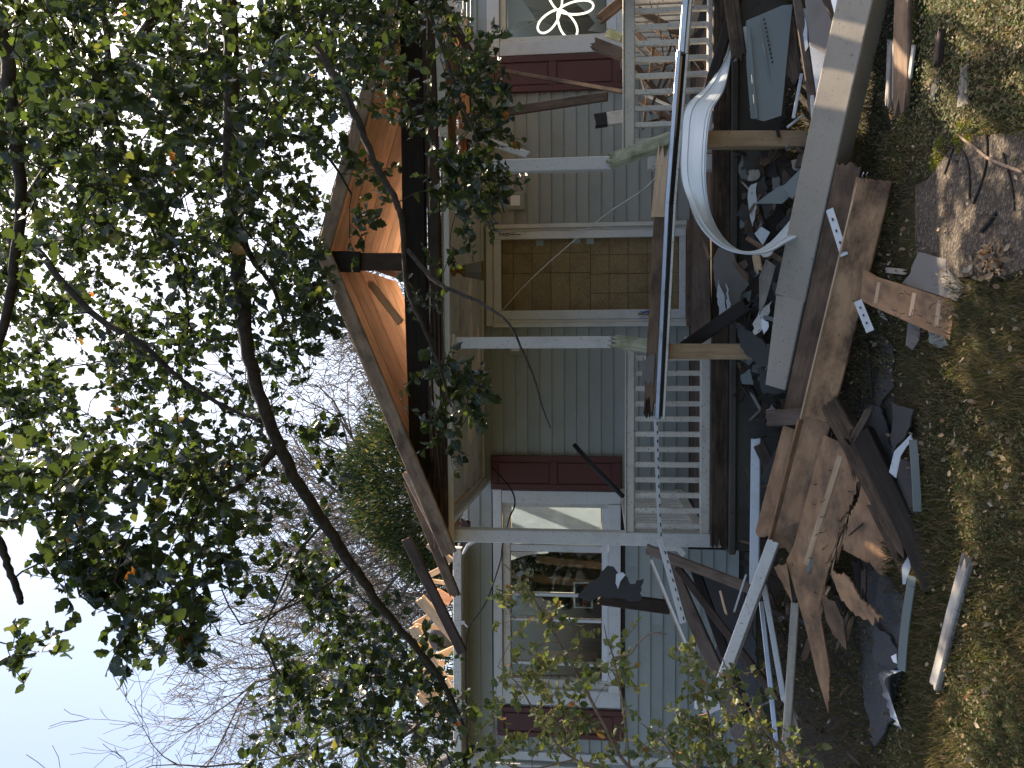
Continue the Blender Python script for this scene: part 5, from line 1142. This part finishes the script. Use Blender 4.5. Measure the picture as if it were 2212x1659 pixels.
def build_holly(name, label, limbs, targets, mat, trunk=None, nsingle=150, leafsize=(0.045, 0.078), twig_r=0.0017, cat='tree', leaves_per=(5, 9), seed=1, side=3, barkm='bark'):
    random.seed(seed)
    root = empty(name, limbs[0][0][0] if trunk is None else trunk[0][0], label, cat)
    npos = []; npar = []; chains = []; minr = {}
    for pts, rad in limbs+([trunk] if trunk else []):
        sp = smoothpath(pts, 6); n = len(sp); rs = np.interp(np.linspace(0, len(rad)-1, n), range(len(rad)), rad)
        idx = []
        for i, p in enumerate(sp):
            if 0 < i < n-1: p = p+rndvec()*rs[i]*0.25
            npos.append(p); npar.append(-1 if i == 0 else len(npos)-2); idx.append(len(npos)-1); minr[len(npos)-1] = rs[i]
        chains.append((idx, True))
    A = np.array([tuple(p) for p in npos])
    T = np.array([tuple(t_) for t_ in targets]); d = np.array([np.min(np.sum((A-t_)**2, 1)) for t_ in T]); order = np.argsort(d)
    tips = []; buf = list(map(tuple, A)); arr = A
    for cnt, oi in enumerate(order):
        t_ = T[oi]
        if cnt % 12 == 0: arr = np.array(buf)
        dd = np.sum((arr-t_)**2, 1); ni = int(np.argmin(dd)); s = V(buf[ni]); e = V(t_); L = (e-s).length
        if L < 0.03: continue
        k = max(3, int(L/0.09)); side_ = rndvec()*L*0.16; prev = ni; idx = [ni]
        for q in range(1, k+1):
            u = q/k; p = s.lerp(e, u)+side_*math.sin(math.pi*u)+rndvec()*0.012
            buf.append(tuple(p)); npar.append(prev); prev = len(buf)-1; idx.append(prev)
        chains.append((idx, False)); tips.append((idx, V(buf[idx[-1]])-V(buf[idx[-2]])))
    cntn = np.zeros(len(buf))
    for i in range(len(buf)-1, -1, -1):
        cntn[i] += 0.35 if cntn[i] == 0 else 0
        if npar[i] >= 0: cntn[npar[i]] += cntn[i]
    def rad(i): return minr.get(i, min(0.022, twig_r*(0.8+cntn[i]**0.5)))
    tl = []; main = []
    for idx, ismain in chains:
        pts = [V(buf[i]) for i in idx]; rs = [rad(i) for i in idx]
        if not ismain: rs[0] = rs[1]
        (main if ismain else tl).append((pts, rs))
    leaves = []
    def put(p, d, s=None):
        d = (d*0.5+rndvec()*0.9+V((0, 0, -0.12))).normalized()
        up = (V((0, 0, 1))*0.8+rndvec()*0.8); x, y, z = basis(d, up)
        leaves.append((x, y, z, p, s or U(*leafsize)))
    for idx, d in tips:
        base = [V(buf[i]) for i in idx]; d = d.normalized(); tip = base[-1]
        for tw in range(side):
            o = base[-1-min(tw, len(base)-1)] if tw else tip
            dd = (d+rndvec()*0.8+V((0, 0, -0.25))).normalized(); n = random.randint(*leaves_per); st = U(0.02, 0.035); pts = [o]; 
            for k in range(n):
                dd = (dd+rndvec()*0.25+V((0, 0, -0.04))).normalized(); o = o+dd*st; pts.append(o); put(o, dd)
                if R() < 0.35: put(o, dd)
            tl.append((pts, [twig_r*0.9]*len(pts)))
    vs, fs = tubes(main, 10)
    for i, (p_, r_) in enumerate(main):
        v_, f_ = tubes([(p_, r_)], 10); link('trunk' if (trunk and i == len(main)-1) else 'limb', v_, f_, barkm, root, None, True)
    v_, f_ = tubes(tl, 4); o = link('twigs', v_, f_, barkm, root, None, True); o['kind'] = 'stuff'
    # the largest leaves in view are leaves of their own
    ctr = EYE
    def vis(l):
        d_ = l[3]-EYE; f_ = d_.dot(fwd)
        if f_ < 0.3: return 0
        a, b_ = d_.dot(rgt)/f_*F, d_.dot(upv)/f_*F
        return l[4]/f_ if abs(a) < 840 and abs(b_) < 1115 else 0
    sc_ = sorted(range(len(leaves)), key=lambda i: -vis(leaves[i])); single = set(sc_[:nsingle])
    temps = [leafmesh(i, i % 4 == 3) for i in range(8)]
    tm = []
    for tv, tf in temps:
        me = bpy.data.meshes.new('leaf'); me.from_pydata(tv, [], tf); me.materials.append(MATS[mat]); me.shade_smooth(); tm.append(me)
    W = wm(root).inverted()
    for i in single:
        x, y, z, p, s = leaves[i]; o = bpy.data.objects.new('leaf', tm[i % 8]); COL.objects.link(o); o.parent = root
        M = Matrix(((x.x*s, y.x*s, z.x*s, p.x), (x.y*s, y.y*s, z.y*s, p.y), (x.z*s, y.z*s, z.z*s, p.z), (0, 0, 0, 1))); o.matrix_basis = W @ M
    obs = []
    for q in range(8):
        ms = [mat34(l[0], l[1], l[2], l[3], l[4]) for i, l in enumerate(leaves) if i % 8 == q and i not in single]
        if ms: obs.append(scatter('foliage', temps[q][0], temps[q][1], ms, mat, root, True))
    # one mesh for the rest of the foliage
    dep = bpy.context; 
    import bmesh
    bm = bmesh.new()
    for o in obs: bm.from_mesh(o.data)
    me = bpy.data.meshes.new('foliage'); bm.to_mesh(me); bm.free(); me.materials.append(MATS[mat]); me.shade_smooth()
    keep = obs[0]; keep.data = me; keep['kind'] = 'stuff'
    for o in obs[1:]: bpy.data.objects.remove(o)
    return root
def sample(poly, n, y0, y1):
    xs = [p[0] for p in poly]; ys = [p[1] for p in poly]; out = []
    while len(out) < n:
        x_, y_ = U(min(xs), max(xs)), U(min(ys), max(ys))
        if inpoly(x_, y_, poly): out.append(P(x_, y_, y0+(y1-y0)*R()**0.8))
    return out
T0 = V((2.75, 3.9, 0))
def PL(l): return [P(*a) if len(a) == 3 else V(a[1]) for a in l]
hub = V((2.9, 5.4, 3.4)); hub2 = V((2.95, 5.6, 4.4)); hub3 = V((2.85, 5.5, 2.6))
limbs = [
 ([hub2]+PL([(490, -60, 3.7), (500, 180, 3.6), (497, 350, 3.5), (515, 500, 3.4), (518, 620, 3.3), (545, 800, 3.25), (590, 930, 3.2), (640, 1040, 3.2), (700, 1130, 3.25), (760, 1220, 3.3), (830, 1320, 3.4), (900, 1400, 3.5), (960, 1480, 3.6), (1010, 1590, 3.8)]), [0.045, 0.036, 0.034, 0.033, 0.031, 0.03, 0.028, 0.026, 0.025, 0.024, 0.022, 0.018, 0.015, 0.012, 0.008]),
 ([hub2]+PL([(0, -60, 3.2), (12, 90, 3.1), (24, 240, 3.0), (44, 420, 3.0), (34, 560, 3.0), (10, 700, 3.0), (-40, 850, 3.0)]), [0.04, 0.03, 0.028, 0.026, 0.022, 0.02, 0.018, 0.014]),
 ([hub2]+PL([(60, 430, 3.9), (91, 549, 3.7), (198, 675, 3.6), (300, 740, 3.5), (377, 806, 3.5), (417, 838, 3.5), (480, 875, 3.5), (567, 912, 3.4)]), [0.04, 0.02, 0.018, 0.016, 0.014, 0.012, 0.011, 0.01, 0.008]),
 ([hub]+PL([(610, -60, 3.9), (650, 50, 3.8), (690, 110, 3.7), (754, 222, 3.5), (800, 330, 3.4), (829, 388, 3.35), (858, 440, 3.3), (870, 500, 3.3), (880, 622, 3.3), (922, 722, 3.3), (952, 802, 3.3), (975, 880, 3.3)]), [0.04, 0.026, 0.023, 0.02, 0.018, 0.016, 0.015, 0.014, 0.012, 0.01, 0.008, 0.006, 0.004]),
 (PL([(600, 960, 3.2), (568, 1005, 3.15), (540, 1030, 3.1), (505, 1058, 3.05), (470, 1070, 3.0), (440, 1085, 3.0)]), [0.02, 0.014, 0.013, 0.012, 0.01, 0.006]),
 ([hub2]+PL([(225, -60, 4.2), (230, 60, 4.1), (238, 180, 4.0), (260, 300, 4.0), (300, 420, 4.0), (340, 520, 4.0)]), [0.03, 0.02, 0.018, 0.016, 0.014, 0.012, 0.008]),
 (PL([(880, 540, 3.3), (936, 604, 3.2), (976, 627, 3.15), (1020, 645, 3.1), (1055, 664, 3.05), (1100, 700, 3.0), (1125, 750, 3.0), (1145, 795, 3.0), (1158, 830, 3.0), (1172, 880, 3.0), (1190, 925, 3.0)]), [0.01, 0.009, 0.008, 0.007, 0.006, 0.005, 0.0045, 0.004, 0.0035, 0.003, 0.002]),
 (PL([(470, 380, 3.5), (540, 330, 3.7), (620, 290, 3.9), (700, 330, 4.0), (760, 420, 4.0)]), [0.012, 0.012, 0.01, 0.008, 0.005]),
 (PL([(515, 470, 3.4), (545, 560, 3.5), (590, 620, 3.6), (615, 700, 3.6)]), [0.015, 0.013, 0.01, 0.006]),
 (PL([(700, 1130, 3.25), (640, 1200, 3.4), (600, 1290, 3.5), (560, 1380, 3.6)]), [0.008, 0.006, 0.005, 0.003]),
 (PL([(760, 1220, 3.3), (690, 1275, 3.3), (580, 1330, 3.3), (520, 1350, 3.3)]), [0.007, 0.006, 0.004, 0.003]),
 ([hub3]+PL([(900, -60, 4.2), (940, 60, 4.1), (975, 160, 4.0), (1000, 230, 4.0), (1030, 300, 3.9), (1060, 380, 3.9), (1090, 460, 3.9)]), [0.02, 0.012, 0.01, 0.008, 0.007, 0.006, 0.004, 0.003]),
 (PL([(-60, 1110, 2.7), (-5, 1165, 2.7), (20, 1230, 2.7), (42, 1290, 2.7), (45, 1304, 2.7)]), [0.016, 0.014, 0.013, 0.012, 0.009]),
]
trunk = ([V((3.0, 6.0, -0.1)), V((3.0, 6.0, 1.2)), V((3.02, 5.95, 2.6)), V((3.0, 5.85, 3.6)), V((2.97, 5.75, 4.4)), V((2.95, 5.8, 5.6))], [0.13, 0.11, 0.1, 0.09, 0.08, 0.05])
limbs.append(([V((3.0, 6.0, 0.1)), V((2.86, 6.05, 0.8)), V((2.82, 6.1, 2.0)), V((2.84, 6.12, 3.4)), V((2.84, 6.1, 4.6)), V((2.8, 6.0, 5.6))], [0.09, 0.085, 0.08, 0.07, 0.06, 0.04]))
limbs.append(([V((3.02, 5.9, 2.8)), hub3], [0.07, 0.04])); limbs.append(([V((3.0, 5.85, 3.6)), hub], [0.07, 0.05])); limbs.append(([V((2.97, 5.75, 4.4)), hub2], [0.07, 0.05]))
random.seed(11)
tg = []
for poly, n, a, b_ in (
  ([(-80, -15), (850, -15), (700, 300), (660, 520), (-80, 520)], 450, 3.1, 6.8),
  ([(-80, -15), (640, -15), (640, 520), (-80, 520)], 60, 2.3, 3.2),
  ([(-80, -15), (820, -15), (670, 480), (560, 640), (150, 700), (-80, 600)], 190, 5.2, 7.0),
  ([(-80, 520), (690, 520), (640, 800), (560, 1000), (-80, 1000)], 270, 3.0, 6.3),
  ([(-60, 1000), (480, 1000), (520, 1180), (470, 1300), (420, 1430), (240, 1410), (160, 1280), (60, 1170), (-60, 1110)], 95, 2.3, 3.3),
  ([(640, 500), (710, 520), (700, 720), (610, 800)], 16, 3.4, 5.0),
  ([(720, 230), (860, 230), (960, 300), (1000, 420), (980, 540), (880, 700), (760, 640)], 13, 3.4, 4.6),
  ([(840, -15), (950, -15), (1040, 100), (1060, 200), (960, 260), (850, 250)], 32, 3.6, 5.0),
  ([(930, 780), (1010, 800), (1020, 900), (1000, 1000), (950, 1000)], 12, 3.3, 3.6),
  ([(960, 310), (1090, 340), (1070, 440), (970, 480)], 18, 3.6, 4.4),
  ([(1000, 150), (1060, 160), (1100, 290), (1010, 280)], 7, 3.8, 4.2),
  ([(680, -15), (860, -15), (840, 160), (700, 240)], 24, 4.0, 5.8),
  ([(600, 1200), (760, 1220), (900, 1390), (1010, 1560), (1020, 1700), (560, 1700), (540, 1420)], 120, 3.2, 5.2),
  ([(340, 1000), (700, 1010), (720, 1200), (420, 1250)], 9, 3.4, 4.2),
  ([(640, 840), (740, 900), (720, 1040), (640, 1060)], 3, 3.4, 3.6),
): tg += sample(poly, n, a, b_)
tg += [P(1192, 930, 3.0), P(1150, 850, 3.0), P(1148, 800, 3.02), P(1105, 715, 3.0), P(1070, 670, 3.05), P(1165, 865, 3.0), P(30, 1380, 2.6), P(50, 1400, 2.6), P(20, 1410, 2.6)]
limbs.append((PL([(-60, 1370, 2.6), (-10, 1385, 2.6), (20, 1392, 2.6)]), [0.004, 0.003, 0.002]))
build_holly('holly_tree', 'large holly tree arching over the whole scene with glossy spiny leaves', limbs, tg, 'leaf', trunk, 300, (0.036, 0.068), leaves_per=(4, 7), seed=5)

# sunlit holly sprouts growing up in front of the left window
random.seed(21)
st1 = [(PL([(1800, 1760, 3.3), (1500, 1720, 3.5), (1360, 1657, 3.6), (1295, 1545, 3.65), (1221, 1411, 3.7), (1140, 1275, 3.7), (1085, 1215, 3.7)]), [0.014, 0.011, 0.009, 0.008, 0.006, 0.004, 0.002]),
       (PL([(1360, 1657, 3.6), (1345, 1520, 3.6), (1325, 1420, 3.6), (1312, 1385, 3.6), (1305, 1350, 3.6)]), [0.006, 0.005, 0.004, 0.003, 0.002]),
       (PL([(1325, 1420, 3.6), (1340, 1418, 3.6), (1362, 1412, 3.6), (1378, 1390, 3.6), (1408, 1367, 3.6), (1440, 1370, 3.6)]), [0.0035]*5+[0.003]),
       (PL([(1420, 1700, 3.6), (1240, 1640, 3.7), (1170, 1560, 3.7), (1120, 1480, 3.7), (1075, 1440, 3.75)]), [0.007, 0.006, 0.005, 0.003, 0.002]),
       (PL([(1240, 1640, 3.7), (1150, 1660, 3.7), (1080, 1640, 3.7), (1068, 1560, 3.7)]), [0.005, 0.004, 0.003, 0.002])]
tg = []
for poly, n in (([(1080, 1250), (1150, 1260), (1280, 1400), (1300, 1560), (1200, 1600), (1120, 1480), (1080, 1330)], 28), ([(1060, 1450), (1180, 1480), (1320, 1600), (1330, 1700), (1050, 1700)], 30), ([(1300, 1340), (1345, 1400), (1350, 1520), (1300, 1480)], 7), ([(1060, 1540), (1090, 1560), (1090, 1640), (1060, 1640)], 3)): tg += sample(poly, n, 3.5, 3.9)
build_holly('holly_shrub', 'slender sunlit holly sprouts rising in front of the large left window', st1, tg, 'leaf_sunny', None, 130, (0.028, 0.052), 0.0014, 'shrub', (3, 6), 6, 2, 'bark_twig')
random.seed(31)
st2 = [(PL([(2100, 1780, 3.2), (1800, 1760, 3.35), (1700, 1640, 3.5), (1660, 1585, 3.5), (1614, 1530, 3.55), (1580, 1470, 3.6), (1560, 1420, 3.6)]), [0.012, 0.01, 0.008, 0.006, 0.004, 0.003, 0.002]),
       (PL([(1700, 1720, 3.5), (1560, 1640, 3.6), (1530, 1540, 3.6), (1505, 1450, 3.6), (1498, 1405, 3.6)]), [0.007, 0.006, 0.005, 0.003, 0.002]),
       (PL([(1560, 1700, 3.6), (1470, 1650, 3.6), (1430, 1600, 3.6), (1385, 1562, 3.6)]), [0.006, 0.005, 0.003, 0.002])]
tg = []
for poly, n in (([(1480, 1400), (1520, 1420), (1560, 1560), (1620, 1700), (1480, 1700), (1480, 1560)], 30), ([(1380, 1560), (1470, 1560), (1500, 1700), (1400, 1620)], 13), ([(1540, 1430), (1600, 1460), (1660, 1640), (1720, 1700), (1600, 1700), (1560, 1520)], 22), ([(1680, 1600), (1720, 1600), (1720, 1700), (1680, 1700)], 4)): tg += sample(poly, n, 3.4, 3.8)
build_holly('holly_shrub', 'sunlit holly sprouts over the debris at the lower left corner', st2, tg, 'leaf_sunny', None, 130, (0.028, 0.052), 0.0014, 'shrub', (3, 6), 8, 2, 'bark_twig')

# ------------------------------------------------------------------ bare trees behind the house
def bare_tree(base, h, seed, label, lean=0.0, spread=0.55, levels=6, r0=None, minr=0.008, group='bare trees behind the house'):
    random.seed(seed); root = empty('bare_tree', base, label, 'tree', group)
    tl = []; trunk = []
    def grow(p, d, L, r, lv):
        n = 5 if lv < 3 else 3; pts = [p]; rs = [r]; 
        for i in range(n):
            d = (d+rndvec()*(0.14 if lv < 2 else 0.34)+V((0, 0, 0.06))).normalized(); p = p+d*(L/n); pts.append(p); rs.append(max(minr, r*(1-0.42*(i+1)/n)))
            if lv >= 1 and i > 0 and lv < levels and R() < 0.75:
                s = (d+rndvec()*1.1).normalized(); kids.append((p, (s+V((0, 0, 0.18))).normalized(), L*U(0.42, 0.7), rs[-1]*0.55, lv+1))
        (trunk if lv == 0 else tl).append((pts, rs))
        if lv < levels:
            for q in range(2 if lv else 4):
                s = (d+rndvec()*spread).normalized(); kids.append((p, s, L*U(0.62, 0.85), rs[-1]*(0.8 if lv else 0.72), lv+1))
    kids = [(V(base), V((lean, 0, 1)).normalized(), h*0.3, r0 or h*0.024, 0)]
    while kids:
        k = kids.pop(0)
        if k[2] < 0.1: continue
        grow(*k)
        if len(tl) > 10000: break
    v_, f_ = tubes(trunk, 9); link('trunk', v_, f_, 'bark_far', root, None, True)
    big = [t for t in tl if t[1][0] > 0.012]; small = [t for t in tl if t[1][0] <= 0.012]
    v_, f_ = tubes(big, 6); link('limbs', v_, f_, 'bark_far', root, None, True)
    v_, f_ = tubes(small, 3); o = link('crown', v_, f_, 'bark_far', root, None, True); o['kind'] = 'stuff'
for a, Y_, h, sd_, lab, lean in ((1000, 19, 11.5, 1, 'bare tree rising behind the gable slope', 0.05), (1180, 17, 11.0, 2, 'forked bare tree standing left of the gable behind the evergreen', 0.02), (1330, 22, 11.5, 3, 'bare tree half hidden behind holly leaves at the left', -0.05),
      (1560, 24, 17, 4, 'pale bare tree standing farthest left against blue sky', 0.0), (760, 24, 12.5, 5, 'bare tree behind the orange gable', 0.0), (1800, 26, 11, 6, 'bare tree at the left edge beyond the side wing', 0.0), (300, 26, 12, 8, 'bare tree behind the right end of the roof', 0.0)):
    p = P(1300, a, Y_); p.z = 0; bare_tree(p, h, sd_, lab, lean)

# ------------------------------------------------------------------ evergreens
def evergreen(c, r, n, label, seed, base_z=0.0, mat='conifer', s=(0.07, 0.14)):
    random.seed(seed); root = empty('evergreen', (c[0], c[1], base_z), label, 'tree')
    ms = []; strip_ = [(0, -0.09, 0), (0.5, -0.13, 0.05), (1, 0, -0.05), (0.5, 0.13, 0.05), (0, 0.09, 0)]
    for i in range(n):
        d = rndvec(); k = 0.62+0.38*R()**0.4
        bumpy = 1+0.28*noise.noise(d*2.3+V((seed, 0, 0)))+0.12*noise.noise(d*6)
        p = V(c)+V((d.x*r[0], d.y*r[1], d.z*r[2]))*k*bumpy; dr = (d+V((0, 0, 0.5))+rndvec()*0.5).normalized()
        for q in range(6):
            x, y, z = basis((dr+rndvec()*0.6).normalized(), rndvec()); ms.append(mat34(x, y, z, p+rndvec()*0.06, U(*s)))
    v_, f_ = tubes([([V((c[0], c[1], base_z)), V((c[0]+.1, c[1], c[2]))], [0.16, 0.08])], 8); link('trunk', v_, f_, 'bark', root)
    o = scatter('crown', strip_, [(0, 1, 2, 3, 4)], ms, mat, root); o['kind'] = 'stuff'
evergreen((X(1030, 14), 14, 3.7), (2.0, 1.6, 2.45), 8000, 'bushy dark evergreen with golden tips behind the gable slope', 3)
evergreen((X(1420, 15), 15, 2.4), (3.0, 1.6, 2.2), 6000, 'low dark evergreen behind the broken rafters', 6)
# trees across the street behind the viewer, mirrored in the window glass
for i, (x_, y_, z_, lab) in enumerate(((-7, -16, 3.2, 'dense evergreen across the street at the left behind the viewer'), (-1, -18, 3.4, 'dense evergreen across the street straight behind the viewer'), (6, -17, 3.0, 'dense evergreen across the street at the right behind the viewer'))):
    evergreen((x_, y_, z_), (3.4, 2.4, 3.4), 1300, lab, 20+i, s=(0.25, 0.5))
